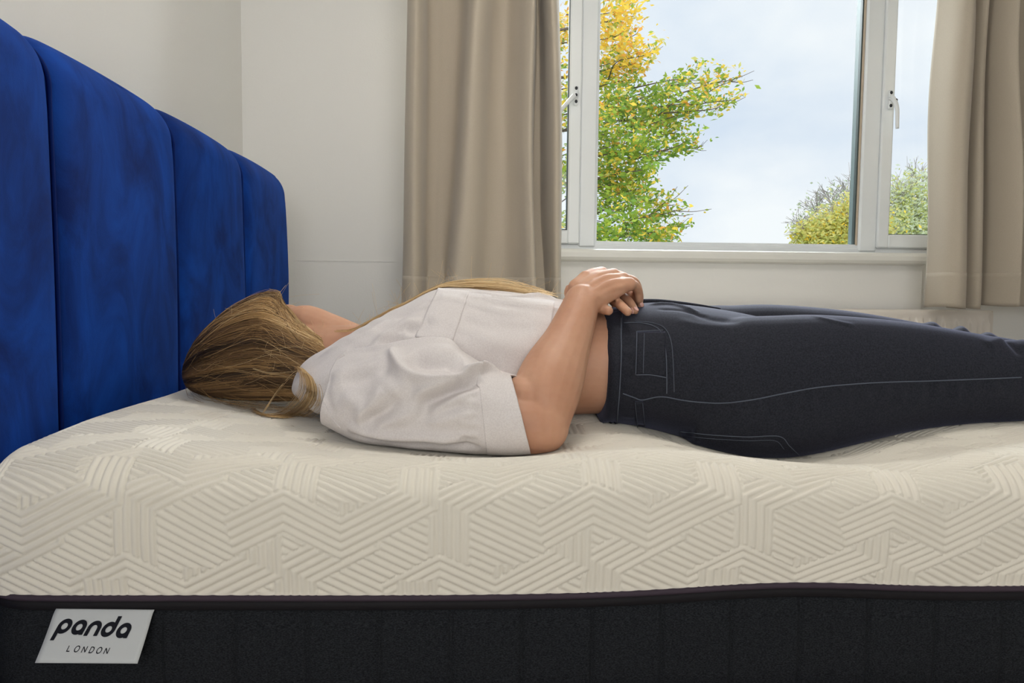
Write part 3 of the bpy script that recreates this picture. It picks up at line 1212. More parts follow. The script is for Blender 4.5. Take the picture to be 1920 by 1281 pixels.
# word mark: five round bold letters, then the small spaced capitals
xs_ = [0.155, 0.305, 0.456, 0.606, 0.760]
for ch, x in zip('panda', xs_):
    o = letter(LET[ch], .40, x, 0.46 + 0.10 * (x - .155), 0.098, 0.175, 0.22, 0.0006).build('letter', M['print'], lab)
    o.parent = lab
    o.matrix_parent_inverse = Matrix.Identity(4)
CAP = {
    'L': [([(-.4, -.5), (-.4, 0), (-.4, .5)], False), ([(-.46, .5), (0, .5), (.3, .5)], False)],
    'O': [(arc2(0, 0, .52, 0, 350, 28), True)],
    'N': [([(-.42, .55), (-.42, 0), (-.42, -.5)], False), ([(-.42, -.5), (0, 0), (.42, .5)], False), ([(.42, .5), (.42, 0), (.42, -.55)], False)],
    'D': [([(-.4, -.5), (-.4, 0), (-.4, .5)], False), ([(-.45, -.5)] + arc2(-.05, 0, .5, -90, 90, 16) + [(-.45, .5)], False)],
}
for k, ch in enumerate('LONDON'):
    o = letter(CAP[ch], .17, 0.285 + k * 0.0745, 0.80 + k * 0.006, 0.042, 0.080, 0.2, 0.0006).build('letter', M['print'], lab)
    o.parent = lab
    o.matrix_parent_inverse = Matrix.Identity(4)

# ================================================================== the person
def bed_z(x, y):
    return ZT - sag(x, y)


person = empty('person', (0.35, 1.33, float(bed_z(0.35, 1.33))),
               'person in white shirt and dark jeans lying on the mattress, hands on belly', 'person')


def pring(xw, zt, zb, yc, hw, n=48, ex=2.3, skew=0.0):
    """ring in a plane of constant x: top and bottom height, half width"""
    a = np.linspace(0, 2 * math.pi, n, endpoint=False)
    c, s = np.cos(a), np.sin(a)
    cc = np.sign(c) * np.abs(c) ** (2 / ex)
    ss = np.sign(s) * np.abs(s) ** (2 / ex)
    z = (zt + zb) / 2 + (zt - zb) / 2 * cc
    return np.stack([np.full(n, xw) + skew * cc, yc + hw * ss, z], 1)


def rest(co, eps=0.002, dense=1.0):
    """let whatever would sink into the mattress lie flat on it"""
    zb = bed_z(co[:, 0], co[:, 1]) + eps
    co[:, 2] = np.where(co[:, 2] < zb, zb + 0.02 * (co[:, 2] - zb), co[:, 2])
    return co


YP = 1.33
# ---------------------------------------------------------------- skin: head, trunk, arms, hands, legs in one surface
body = MB()
HC = P(492, 648, 1.425)
up_h = np.array([-1.0, 0.0, 0.02]); up_h /= np.linalg.norm(up_h)
fa_ = R(62)
fr_h = np.array([0.10, math.sin(fa_), math.cos(fa_)]); fr_h -= up_h * (fr_h @ up_h); fr_h /= np.linalg.norm(fr_h)
ri_h = np.cross(fr_h, up_h)
HM = np.stack([ri_h, fr_h, up_h], 1)


def hp(x, y, z): return HC + HM @ np.array([x, y, z])


def hell(c, r): body.add(*ellipsoid(hp(*c), r, HM))


hell((0, -.012, .018), (.070, .088, .080))
hell((0, .028, -.030), (.060, .060, .085))
hell((0, .056, -.090), (.024, .024, .020))
for sx in (-1, 1):
    hell((sx * .038, .046, -.022), (.026, .030, .030))
    hell((sx * .036, .020, -.072), (.026, .042, .026))
    hell((sx * .044, .030, -.045), (.024, .032, .030))
    hell((sx * .030, .079, .010), (.015, .009, .008))
    hell((sx * .074, -.012, -.005), (.008, .019, .031))
hell((0, .074, .030), (.046, .014, .012))
hell((0, .088, -.058), (.023, .008, .006))
hell((0, .087, -.068), (.020, .008, .006))
body.tube([hp(0, .090, .014), hp(0, .101, -.008), hp(0, .108, -.028), hp(0, .096, -.037)], [.008, .010, .013, .010], 12)
hell((.011, .094, -.034), (.008, .008, .007)); hell((-.011, .094, -.034), (.008, .008, .007))
body.tube(spline(np.array([P(535, 608, 1.42), P(575, 608, 1.415), P(610, 619, 1.405), P(645, 634, 1.385), P(700, 660, 1.36)]), 4), np.interp(np.arange(17), [0, 4, 8, 12, 16], [.030, .036, .034, .034, .036]), 20)
neck0, neck1 = hp(0, -.012, -.055), np.array([P(665, 690, 1.36)[0], 1.36, P(665, 660, 1.36)[2]])
neck2 = np.array([P(735, 690, 1.34)[0], 1.34, P(735, 690, 1.34)[2]])
body.tube([neck0, (neck0 + neck1) / 2, neck1, neck2], [.054, .050, .050, .060], 20)
# trunk
tr = []
for px, yt, yb, hw in ((640, 640, 770, .08), (690, 625, 815, .145), (760, 590, 825, .155), (840, 566, 825, .16), (920, 560, 820, .15),
                       (1000, 566, 808, .142), (1060, 577, 802, .140), (1120, 580, 808, .148), (1200, 578, 825, .160), (1320, 590, 845, .172)):
    tr.append(pring(P(px, 600, YP)[0], P(px, yt, YP)[2], max(P(px, yb, 1.2)[2], 0.575) + (.03 if px > 1130 else .012 if px > 1100 else .004), YP, hw))
v, f = loft(spline(np.array(tr), 4))
body.add(v, f)


def limb(pts, rad, n=20, m=6, flat=None):
    p = spline(np.array(pts, float), m)
    r = spline(np.array(rad, float)[:, None], m)[:, 0]
    body.tube(p, r, n)
    body.add(*ellipsoid(p[0], (r[0],) * 3))
    body.add(*ellipsoid(p[-1], (r[-1],) * 3))


# near (right) arm
limb([P(680, 740, 1.205), P(770, 760, 1.145), P(880, 785, 1.095), P(985, 795, 1.085), P(1012, 797, 1.085)],
     [.048, .048, .046, .046, .044])
limb([P(1014, 798, 1.085), P(1020, 752, 1.105), P(1036, 703, 1.13), P(1064, 640, 1.165), P(1083, 590, 1.195), P(1091, 566, 1.215)],
     [.0415, .0500, .0500, .0385, .0320, .0290])
body.add(*ellipsoid(P(1018, 816, 1.082), (.026, .024, .024)))
body.add(*ellipsoid(P(990, 754, 1.10), (.044, .042, .042)))
# far (left) arm
limb([P(680, 705, 1.50), P(800, 720, 1.56), P(930, 720, 1.58)], [.055, .045, .042])
limb([P(930, 720, 1.58), P(990, 650, 1.54), P(1050, 600, 1.46), P(1082, 575, 1.40)], [.042, .040, .032, .026])


def finger(pts, r0, r1):
    p = spline(np.array(pts, float), 5)
    r = np.linspace(r0, r1, len(p))
    # knuckle swellings
    body.tube(p, r, 12)
    body.add(*ellipsoid(p[-1], (r1,) * 3, None, 8, 12))
    body.add(*ellipsoid(p[0], (r0 * 1.04,) * 3, None, 8, 12))


# ---- right hand (on top): wrist -> knuckles, back of the hand up and towards the near side
wr = P(1093, 560, 1.215)
kn = {'i': P(1128, 513, 1.300), 'm': P(1150, 516, 1.282), 'r': P(1168, 523, 1.262), 'l': P(1180, 533, 1.242)}
wa = {'i': P(1083, 540, 1.245), 'm': P(1090, 546, 1.232), 'r': P(1097, 554, 1.218), 'l': P(1102, 562, 1.205)}
for k, r0, r1 in (('i', .0165, .0125), ('m', .0170, .0122), ('r', .0170, .0118), ('l', .0170, .0120)):
    mid = (kn[k] + wa[k]) / 2 + np.array([0, 0, .004])
    limb([wa[k], mid, kn[k]], [r0, (r0 + r1) / 2 + .001, r1], 14, 4)
# flesh on the little-finger side and the palm
limb([P(1107, 573, 1.200), P(1130, 558, 1.212), P(1155, 545, 1.228), P(1175, 536, 1.238)], [.0145, .0140, .0125, .0100], 14, 4)
limb([P(1100, 570, 1.235), P(1135, 548, 1.258), P(1160, 535, 1.275)], [.016, .017, .012], 14, 4)
# thumb of the right hand, tucked on the far side
finger([P(1088, 548, 1.255), P(1098, 540, 1.300), P(1118, 542, 1.335), P(1135, 552, 1.350)], .014, .009)
for k, d in (('i', ((.022, .030, -.008), (.030, .046, -.032), (.030, .050, -.050))),
             ('m', ((.026, .028, -.006), (.038, .040, -.032), (.038, .042, -.052))),
             ('r', ((.024, .022, -.006), (.034, .030, -.030), (.032, .032, -.050)))):
    finger([kn[k]] + [kn[k] + np.array(q) for q in d], .0105, .0078)
finger([kn['l'], P(1190, 536, 1.254), P(1197, 547, 1.266), P(1198, 562, 1.272)], .0098, .0068)

# ---- left hand (underneath): comes from the far side, fingers towards the near side
lw = P(1090, 572, 1.395)
lk = {'i': P(1112, 563, 1.295), 'm': P(1136, 556, 1.292), 'r': P(1157, 552, 1.298), 'l': P(1172, 552, 1.310)}
for k in lk:
    limb([lw + (lk[k] - lk['m']) * .35, (lw + lk[k]) / 2 + np.array([0, 0, .008]), lk[k]], [.016, .014, .0115], 12, 4)
finger([lk['i'], P(1118, 573, 1.250), P(1130, 580, 1.212), P(1141, 583, 1.198)], .0096, .0078)
finger([lk['m'], P(1152, 564, 1.258), P(1164, 573, 1.222), P(1177, 585, 1.198)], .0096, .0074)
finger([lk['r'], P(1170, 558, 1.275), P(1182, 568, 1.252), P(1191, 583, 1.236)], .0086, .0064)
finger([lk['l'], P(1188, 556, 1.300), P(1196, 562, 1.288), P(1202, 574, 1.276)], .0078, .0058)
finger([lw + np.array([-.005, -.01, .004]), P(1074, 562, 1.35), P(1067, 550, 1.325), P(1067, 541, 1.315)], .0135, .0072)

# ---- legs and feet
LEG = [(1380, 596, 855, .088), (1450, 592, 857, .093), (1520, 590, 856, .093), (1600, 594, 848, .089), (1700, 604, 828, .080),
       (1800, 620, 812, .070), (1920, 642, 803, .063), (2050, 664, 795, .056), (2200, 688, 790, .048), (2330, 706, 782, .041)]
YN, YFAR = 1.228, 1.432
legw = []
for px, yt, yb, hw in LEG:
    x = P(px, 650, YN)[0]
    legw.append((x, P(px, yt, YN)[2], min(max(P(px, yb, 1.15)[2], 0.57), float(bed_z(x, YN)) - .010), hw))
for yc in (YN, YFAR):
    dz = .014 if yc == YFAR else 0
    rr = [pring(x, zt + dz - .014, zb + .035, yc, hw - .012, 32) for x, zt, zb, hw in legw]
    v, f = loft(spline(np.array(rr), 3))
    body.add(v, f)
    ax, az = legw[-1][0], (legw[-1][1] + legw[-1][2]) / 2
    body.tube(spline(np.array([(ax - .05, yc, az), (ax + .02, yc, az - .005), (ax + .065, yc, az - .012)]), 4), .034, 16)
    body.add(*ellipsoid((ax + .075, yc, ZT + .038), (.034, .032, .036)))
    so_ = -.3 if yc == YN else .3
    body.tube(spline(np.array([(ax + .07, yc, ZT + .05), (ax + .085, yc + so_ * .02, ZT + .11), (ax + .10, yc + so_ * .06, ZT + .18),
                               (ax + .115, yc + so_ * .09, ZT + .225)]), 4), np.linspace(.034, .022, 13), 14)
    for q in range(5):
        oy = yc + so_ * .09 + (q - 2) * .016 * (1 if yc == YN else -1)
        body.tube([(ax + .112, oy, ZT + .21), (ax + .120, oy, ZT + .262 - .006 * (4 - q if yc == YN else 4 - q))],
                  [.012 if q < 4 else .014, .009 if q < 4 else .012], 10)
bme = remesh(body, 0.0024, 3, 'body')
co = rest(get_co(bme), 0.001)
set_co(bme, co)
bm_bvh = bvh_of(bme)
no = get_no(bme)
# tendons, knuckles and the wrist bone
for pix, amp, w in (([(1100, 540), (1125, 522), (1148, 512)], .0012, .004), ([(1105, 550), (1135, 530), (1166, 521)], .0013, .004),
                    ([(1108, 562), (1140, 546), (1180, 536)], .0010, .004), ([(1102, 536), (1115, 522), (1128, 508)], .0010, .004),
                    ([(1112, 553), (1150, 534), (1172, 528)], -.0010, .0035), ([(1106, 544), (1130, 526), (1155, 515)], -.0010, .0035)):
    L, _ = surf_pts(bm_bvh, pix, 4)
    co = fold(co, no, L, amp, w)
for (x, y), amp, w in (((1116, 557), .0045, .010), ((1183, 538), .0022, .007), ((1167, 521), .0018, .006), ((1096, 511), .002, .008)):
    L, _ = surf_pts(bm_bvh, [(x - 1, y), (x + 1, y)], 1)
    co = fold(co, no, L, amp, w, False)
set_co(bme, co)
body_o = link('body', bme, M['skin'], person)
bm_bvh = bvh_of(bme)


# nails that can be seen
def nail(px, py, dx, dy, w=.0045, l=.0065):
    loc, n_, i, d = bm_bvh.ray_cast(Vector(_O), Vector(ray(px, py)).normalized())
    if loc is None: return
    a = Vector(P(px + dx, py + dy, loc.y)) - Vector(P(px, py, loc.y))
    a = (a - n_ * a.dot(n_)).normalized()
    b = n_.cross(a)
    v, f = ellipsoid((0, 0, 0), (w, l, .0012), None, 8, 14)
    Mx = np.stack([np.array(b), np.array(a), np.array(n_)], 1)
    v = v @ Mx.T + np.array(loc)
    o = MB().add(v, f).build('fingernail', M['nail'], body_o, True)
    o.matrix_parent_inverse = Matrix.Identity(4)


nail(1185, 583, 8, 8, .0040, .006)
nail(1193, 579, 5, 9, .0034, .0052)
nail(1203, 571, 4, 9, .0032, .005)

# ---------------------------------------------------------------- jeans
jb = MB()
HIP = [(1118, 583, 806, .1555), (1165, 574, 818, .166), (1220, 567, 830, .176), (1290, 572, 842, .185), (1360, 582, 850, .188),
       (1420, 594, 853, .186)]
rr = []
for px, yt, yb, hw in HIP:
    xw = P(px, 600, YP)[0]
    rr.append(pring(xw, P(px, yt, YP)[2], min(P(px, yb, 1.17)[2], float(bed_z(xw, 1.22)) - .010), YP, hw, 64, 2.25))
rr = np.array(rr)
rr[0, :, 0] = rr[0, :, 0]
v, f = loft(spline(rr, 4))
jb.add(v, f)
for yc in (YN, YFAR):
    dz = .014 if yc == YFAR else 0
    r2 = [pring(x, zt + dz, zb, yc, hw, 40, 2.2) for x, zt, zb, hw in legw]
    r2 = [pring(legw[0][0] - .08, legw[0][1] - .02, legw[0][2] + .02, yc, .07, 40)] + r2
    v, f = loft(spline(np.array(r2), 4))
    jb.add(v, f)
# crotch web between the thighs
jb.add(*ellipsoid((legw[0][0] - .01, YP, legw[0][1] - .085), (.05, .06, .07)))
jme = remesh(jb, 0.0032, 14, 'jeans', 0.5)
co = rest(get_co(jme), 0.001)
set_co(jme, co)
jbvh = bvh_of(jme)
no = get_no(jme)
J_FOLDS = [  # valleys and ridges in the denim, as photo pixels
    ([(1180, 690), (1188, 650), (1192, 625)], .0015, .006), ([(1150, 760), (1153, 700), (1150, 640)], .0018, .009),
    ([(1135, 790), (1138, 720), (1140, 640)], -.0012, .007),
    ([(1215, 572), (1262, 572), (1310, 586)], .004, .006), ([(1230, 580), (1275, 582), (1330, 596)], -.002, .006),
    ([(1300, 590), (1340, 600), (1390, 604)], -.0018, .010), ([(1270, 600), (1320, 612), (1370, 612)], .0015, .010),
    ([(1520, 592), (1570, 604), (1605, 612)], .0018, .006),
    ([(1850, 650), (1890, 632), (1915, 628)], .004, .010), ([(1865, 628), (1895, 645), (1918, 668)], -.004, .008),
    ([(1880, 624), (1908, 636), (1930, 655)], .005, .010),
    ([(1290, 760), (1300, 800), (1310, 830)], .0015, .010), ([(1350, 755), (1358, 790), (1350, 830)], -.0012, .010),
    ([(1430, 745), (1440, 790), (1435, 840)], .0012, .012), ([(1560, 735), (1570, 780), (1565, 830)], -.0012, .014),
]
for pix, amp, w in J_FOLDS:
    L, _ = surf_pts(jbvh, pix, 4)
    if len(L) > 1: co = fold(co, no, L, amp, w)
# puckers along the side seam
for k, px in enumerate(range(1265, 1900, 17)):
    ys_ = np.interp(px, [1240, 1350, 1470, 1640, 1915], [746, 758, 740, 720, 710])
    L, _ = surf_pts(jbvh, [(px, ys_ + 1), (px + 3, ys_ + 14), (px + 2, ys_ + 30 + 10 * math.sin(k * 2.1))], 3)
    if len(L) > 1: co = fold(co, no, L, .0012 * (1 if k % 2 else -1), .0055)
for k, py in enumerate(range(615, 800, 15)):
    L, _ = surf_pts(jbvh, [(1167, py), (1180, py + 2), (1190, py + 2)], 3)
    if len(L) > 1: co = fold(co, no, L, .0010 * (1 if k % 2 else -1), .005)
# bunched cloth at the far knee
for px, amp in ((1742, .007), (1772, -.004), (1796, .009), (1826, -.004), (1848, .006)):
    x = P(px, 610, YFAR)[0]
    zt = .014 + np.interp(x, [l[0] for l in legw], [l[1] for l in legw])
    L = np.array([(x - .012, YFAR - .055, zt - .035), (x - .004, YFAR - .02, zt - .004), (x + .012, YFAR + .015, zt), (x + .03, YFAR + .05, zt - .03)])
    co = fold(co, no, L, amp, .012)
# fine weave wobble
set_co(jme, co)
jeans = link('jeans', jme, M['denim'], person)
jeans['label'] = 'washed black denim jeans'
jbvh = bvh_of(jme)


def seam(pix, r=.0008, off=.0006, m=8, name='stitching', mt='thread', parent=None):
    L, N = surf_pts(jbvh, pix, m, off)
    if len(L) < 3: return
    o = MB().tube(L, r, 6).build(name, M[mt], parent or jeans, True)
    o.matrix_parent_inverse = Matrix.Identity(4)
    return o


def patch(bvh, quad, nu, nv, lift, name, mt, parent, thick=.0012):
    """cloth panel on a surface; quad = four pixel corners (tl, tr, br, bl)"""
    tl, tr_, br, bl = [np.array(q, float) for q in quad]
    g = np.zeros((nu, nv, 3))
    last = None
    for i in range(nu):
        for j in range(nv):
            s, t = i / (nu - 1), j / (nv - 1)
            q = (tl * (1 - s) + tr_ * s) * (1 - t) + (bl * (1 - s) + br * s) * t
            d = Vector(ray(*q)).normalized()
            loc, n_, k, dist = bvh.ray_cast(Vector(_O), d)
            if loc is None:
                g[i, j] = last if last is not None else P(q[0], q[1], 1.2)
            else:
                if n_.dot(d) > 0: n_ = -n_
                g[i, j] = np.array(loc + n_ * lift)
                last = g[i, j].copy()
    o = link(name, mesh(name, g.reshape(-1, 3), grid_faces(nu, nv)), mt, parent)
    o.matrix_parent_inverse = Matrix.Identity(4)
    sd = o.modifiers.new('t', 'SOLIDIFY')
    sd.thickness = thick
    sd.offset = 0
    return o


# waistband: a proud strip along the top of the jeans
patch(jbvh, [(1127, 592), (1168, 582), (1158, 806), (1119, 784)], 10, 60, .0016, 'waistband', M['denim'], jeans, .003)
jbvh2 = jbvh
seam([(1165, 600), (1165, 660), (1162, 720), (1158, 780), (1156, 815)], .0010, .0035)
seam([(1126, 602), (1123, 660), (1120, 720), (1117, 800)], .0007, .0035)
# coin pocket, front pocket curve, side seam, back pocket
patch(jbvh, [(1194, 623), (1247, 623), (1249, 706), (1193, 703)], 14, 20, .0008, 'coin_pocket', M['denim'], jeans, .0018)
seam([(1194, 623), (1193, 660), (1192, 703)], .0008, .0022)
seam([(1208, 627), (1207, 662), (1206, 700)], .0006, .0022)
seam([(1194, 623), (1220, 622), (1243, 621)], .0007, .0022)
seam([(1192, 703), (1220, 703), (1249, 708)], .0009, .0022)
seam([(1170, 606), (1200, 606), (1225, 612), (1240, 625), (1248, 660), (1250, 700), (1250, 738)], .0009, .0008)
seam([(1190, 603), (1222, 606), (1246, 616), (1258, 640), (1262, 680), (1264, 735)], .0006, .0008)
seam([(1168, 738), (1190, 746), (1205, 750), (1240, 744), (1290, 752), (1350, 756), (1410, 750), (1470, 738), (1540, 726), (1640, 718),
      (1760, 714), (1915, 708)], .0011, .0004, 14)
seam([(1275, 809), (1330, 815), (1400, 819), (1460, 818), (1480, 836), (1498, 853)], .0008, .0008, 10)
seam([(1283, 817), (1330, 822), (1400, 826), (1452, 826), (1470, 842)], .0005, .0008, 10)
seam([(1275, 809), (1280, 825), (1286, 838)], .0006, .0008)
# belt loop and fly edge
patch(jbvh, [(1190, 752), (1206, 753), (1212, 828), (1198, 826)], 5, 16, .0012, 'belt_loop', M['denim'], jeans, .002)
seam([(1191, 753), (1195, 790), (1200, 826)], .0005, .0028)
seam([(1205, 754), (1209, 790), (1213, 828)], .0005, .0028)
fl_p = [P(1203, 572, 1.33), P(1240, 571, 1.33), P(1275, 577, 1.33), P(1310, 590, 1.33), P(1350, 597, 1.33)]
fl2 = []
for q in spline(np.array(fl_p), 5):
    loc, n_, i, d = jbvh.ray_cast(Vector((q[0], q[1], q[2] + .2)), Vector((0, 0, -1)))
    if loc: fl2.append(np.array(loc) + np.array([0, 0, .001]))
o = MB().tube(np.array(fl2), np.linspace(.006, .002, len(fl2)), 8).build('fly', M['denim'], jeans, True)
o.matrix_parent_inverse = Matrix.Identity(4)

# ---------------------------------------------------------------- shirt: trunk part
sb = MB()
SH = [(560, 700, 764, 1.33, .055), (585, 668, 780, 1.33, .115), (620, 648, 800, 1.325, .160), (700, 601, 815, 1.325, .185),
      (760, 571, 822, 1.325, .185), (820, 542, 824, 1.325, .180), (880, 541, 822, 1.325, .175), (960, 548, 815, 1.325, .166),
      (1025, 556, 808, 1.33, .158), (1062, 563, 803, 1.33, .154)]
rr = []
for px, yt, yb, yc, hw in SH:
    rr.append(pring(P(px, 620, yc)[0], P(px, yt, yc)[2], max(P(px, yb, 1.18)[2], 0.59), yc, hw, 64, 2.1))
v, f = loft(spline(np.array(rr), 5))
sb.add(v, f)
sme = remesh(sb, 0.0028, 10, 'shirt')
co = rest(get_co(sme), 0.001)
set_co(sme, co)
sbvh = bvh_of(sme)
no = get_no(sme)
S_FOLDS = [
    ([(600, 668), (640, 650), (690, 625), (730, 600)], .003, .008), ([(650, 660), (700, 645), (745, 640)], -.003, .010),
    ([(690, 655), (720, 632), (755, 612), (790, 600)], .005, .009), ([(720, 650), (745, 640), (775, 640)], -.005, .008),
    ([(740, 600), (775, 585), (805, 575)], -.002, .009), ([(760, 625), (790, 615), (812, 600)], -.003, .010),
    ([(800, 563), (860, 568), (930, 585), (1000, 590)], .0028, .006), ([(850, 556), (920, 565), (1000, 575), (1050, 580)], .003, .005),
    ([(880, 548), (950, 560), (1010, 556), (1050, 566)], .0035, .005), ([(900, 572), (960, 576), (1030, 590)], -.0025, .006),
    ([(860, 600), (940, 616), (1000, 620)], -.002, .014), ([(880, 640), (950, 645), (1010, 660)], .002, .016),
    ([(830, 660), (880, 680), (940, 690)], -.004, .016),
]
for pix, amp, w in S_FOLDS:
    L, _ = surf_pts(sbvh, pix, 4)
    if len(L) > 1: co = fold(co, no, L, amp * 1.8, w)
# small crumples
cr = (np.sin(co[:, 0] * 60 + 4 * np.sin(co[:, 2] * 40)) * np.sin(co[:, 2] * 75 + co[:, 1] * 50 + 2 * np.sin(co[:, 0] * 33)))
co += no * (0.0011 * cr)[:, None]
set_co(sme, co)
shirt = link('shirt', sme, M['shirt'], person)
shirt['label'] = 'loose white linen shirt with short cuffed sleeves'
sbvh = bvh_of(sme)

# chest pocket with a turned hem
pk = patch(sbvh, [(822, 545), (1040, 566), (1015, 735), (780, 634)], 60, 30, .0016, 'pocket', M['shirt'], shirt, .0018)
pk2 = patch(sbvh, [(822, 544), (880, 549), (849, 641), (779, 634)], 20, 26, .0032, 'pocket_hem', M['shirt'], shirt, .0016)

# ---------------------------------------------------------------- shirt: sleeves
def sleeve_ring(top, bot, yc, b, far_dx=0.0, far_dz=0.0, n=168, ex=2.2, ytop=0.0):
    t = P(top[0], top[1], yc + ytop)
    q = P(bot[0], bot[1], yc - 0.02)
    c = (t + q) / 2
    up = (t - q) / 2
    a = np.linspace(0, 2 * math.pi, n, endpoint=False)
    cc = np.sign(np.cos(a)) * np.abs(np.cos(a)) ** (2 / ex)
    ss = np.sign(np.sin(a)) * np.abs(np.sin(a)) ** (2 / ex)
    d = np.array([far_dx, b, far_dz])
    r = c[None] + cc[:, None] * up[None] + ss[:, None] * np.array([0, b, 0])[None] + np.maximum(ss, 0)[:, None] * np.array([far_dx, 0, far_dz])[None]
    return r


SL = [((640, 664), (612, 792), 1.190, .085, 0, 0), ((700, 655), (668, 824), 1.165, .085, 0, 0), ((765, 644), (745, 838), 1.140, .082, 0, 0),
      ((832, 641), (825, 846), 1.125, .080, .008, 0), ((872, 664), (880, 848), 1.115, .076, .016, 0), ((912, 690), (935, 850), 1.108, .070, .036, -.003),
      ((956, 704), (992, 849), 1.102, .064, .058, -.010)]
rings = spline(np.array([sleeve_ring(*q) for q in SL]), 26)
nr, nk = rings.shape[:2]
slv, slf = rings.reshape(-1, 3), grid_faces(nr, nk, True)
slm = mesh('sleeve', slv, slf)
fix_normals(slm)
co = get_co(slm)
slb = bvh_of(slm)
no = get_no(slm)
L_FOLDS = [
    # the big drape: a hollow below the top edge, bounded by a bright curling ridge
    ([(765, 668), (800, 674), (840, 672), (870, 680)], -.013, .017), ([(800, 690), (835, 690), (870, 690)], -.007, .010),
    ([(733, 652), (740, 672), (756, 692), (780, 706), (815, 710), (855, 702), (900, 694), (940, 700)], .011, .0065),
    ([(745, 690), (765, 706), (800, 718), (840, 716)], .004, .010),
    ([(600, 676), (650, 664), (710, 655), (765, 645), (830, 641), (862, 655)], .005, .006),
    ([(785, 764), (815, 748), (850, 732), (880, 718), (905, 710)], -.012, .008), ([(775, 742), (820, 728), (870, 712)], .006, .008),
    ([(800, 775), (840, 752), (880, 735)], .005, .008),
    ([(690, 760), (740, 735), (770, 715)], .004, .016), ([(640, 720), (700, 700), (735, 690)], -.004, .014),
    ([(620, 705), (680, 690), (730, 672)], .003, .012),
    ([(680, 795), (720, 770), (745, 740)], -.006, .011), ([(668, 790), (700, 760), (722, 730)], .005, .009),
    ([(700, 800), (745, 785), (790, 770)], .004, .010),
    ([(650, 800), (720, 814), (800, 818), (870, 824)], .007, .008), ([(660, 815), (740, 830), (830, 836), (900, 838)], -.007, .006),
    ([(800, 795), (850, 782), (890, 776)], .003, .008), ([(620, 700), (610, 740), (625, 780)], -.003, .008),
    ([(760, 785), (820, 768), (870, 752)], -.004, .009), ([(700, 690), (730, 720), (745, 750)], .003, .014),
    ([(640, 740), (670, 760), (690, 790)], .003, .012),
]
for pix, amp, w in L_FOLDS:
    L, _ = surf_pts(slb, pix, 4)
    if len(L) > 1: co = fold(co, no, L, amp * 1.7, w)
# gathers running into the cuff seam
for k, y in enumerate(np.linspace(725, 835, 12)):
    L, _ = surf_pts(slb, [(858, y - 2), (880, y), (898, y + 1)], 3)
    if len(L) > 1: co = fold(co, no, L, .0022 * (1 if k % 2 else -.7), .0035)
cr = (np.sin(co[:, 0] * 55 + 3 * np.sin(co[:, 2] * 50)) * np.sin(co[:, 2] * 70 + 2 * np.sin(co[:, 0] * 40)))
co += no * (0.0010 * cr)[:, None]
co = rest(co, 0.003)
set_co(slm, co)
slo = link('sleeve', slm, M['shirt'], shirt)
slo.matrix_parent_inverse = Matrix.Identity(4)
sm_ = slo.modifiers.new('s', 'SMOOTH'); sm_.iterations = 5; sm_.factor = .5
sd = slo.modifiers.new('t', 'SOLIDIFY'); sd.thickness = .0014
# turned-up cuff: last part of the sleeve, a little wider
g = co.reshape(nr, nk, 3)
k0 = nr - 37
cf = g[k0:].copy()
cen = cf.mean(1, keepdims=True)
cf = cen + (cf - cen) * 1.018
ax_ = (cf[-1].mean(0) - cf[0].mean(0)); ax_ /= np.linalg.norm(ax_)
cf = np.concatenate([cf, (cf[-1] + ax_ * .002)[None], (cf[-1] - ax_ * .0005 - (cf[-1] - cf[-1].mean(0)) * .03)[None]])
cf2 = rest(cf.reshape(-1, 3), .0025).reshape(cf.shape)
cme = mesh('cuff', cf2.reshape(-1, 3), grid_faces(len(cf2), nk, True))
fix_normals(cme)
cuff = link('cuff', cme, M['shirt'], shirt)
cuff.matrix_parent_inverse = Matrix.Identity(4)
sd = cuff.modifiers.new('t', 'SOLIDIFY'); sd.thickness = .0018
# armhole seam
slb2 = bvh_of(slm)
L, _ = surf_pts(slb2, [(646, 667), (620, 682), (606, 700), (604, 725), (608, 755), (622, 782), (640, 803)], 6, .0008)
if len(L) > 2:
    o = MB().tube(L, .0010, 6).build('seam', M['shirt'], shirt, True)
    o.matrix_parent_inverse = Matrix.Identity(4)
# far sleeve
rf = []
for c, up, b in ((P(650, 690, 1.47), .075, .06), (P(740, 705, 1.53), .085, .075), (P(840, 712, 1.56), .082, .075), (P(915, 718, 1.575), .078, .07)):
    a = np.linspace(0, 2 * math.pi, 40, endpoint=False)
    rf.append(np.stack([np.full(40, c[0]), c[1] + b * np.sin(a), c[2] + up * np.cos(a)], 1))
rf = spline(np.array(rf), 6)
fme = mesh('sleeve', rest(rf.reshape(-1, 3), .002), grid_faces(len(rf), 40, True))
fix_normals(fme)
o = link('sleeve', fme, M['shirt'], shirt)
o.matrix_parent_inverse = Matrix.Identity(4)
o.modifiers.new('t', 'SOLIDIFY').thickness = .0014

# ---------------------------------------------------------------- hair
HS = [(357, 694, 724), (362, 668, 737), (380, 634, 748), (410, 603, 754), (450, 573, 758), (505, 550, 760), (545, 561, 760),
      (585, 586, 760), (620, 610, 757), (655, 632, 748)]
YH = 1.415
hst = []
for i, (px, yt, yb) in enumerate(HS):
    yc = YH - .012 * max(0, i - 5) / 4
    hst.append((P(px, 650, yc)[0], P(px, yt, yc)[2], max(P(px, yb, yc - .08)[2], float(bed_z(P(px, 650, yc)[0], yc)) + .002), yc,
                [.020, .052, .078, .095, .103, .106, .104, .098, .088, .075][i]))
hst = np.array(hst)
hs_s = spline(hst, 8)
SN = len(hs_s) - 1


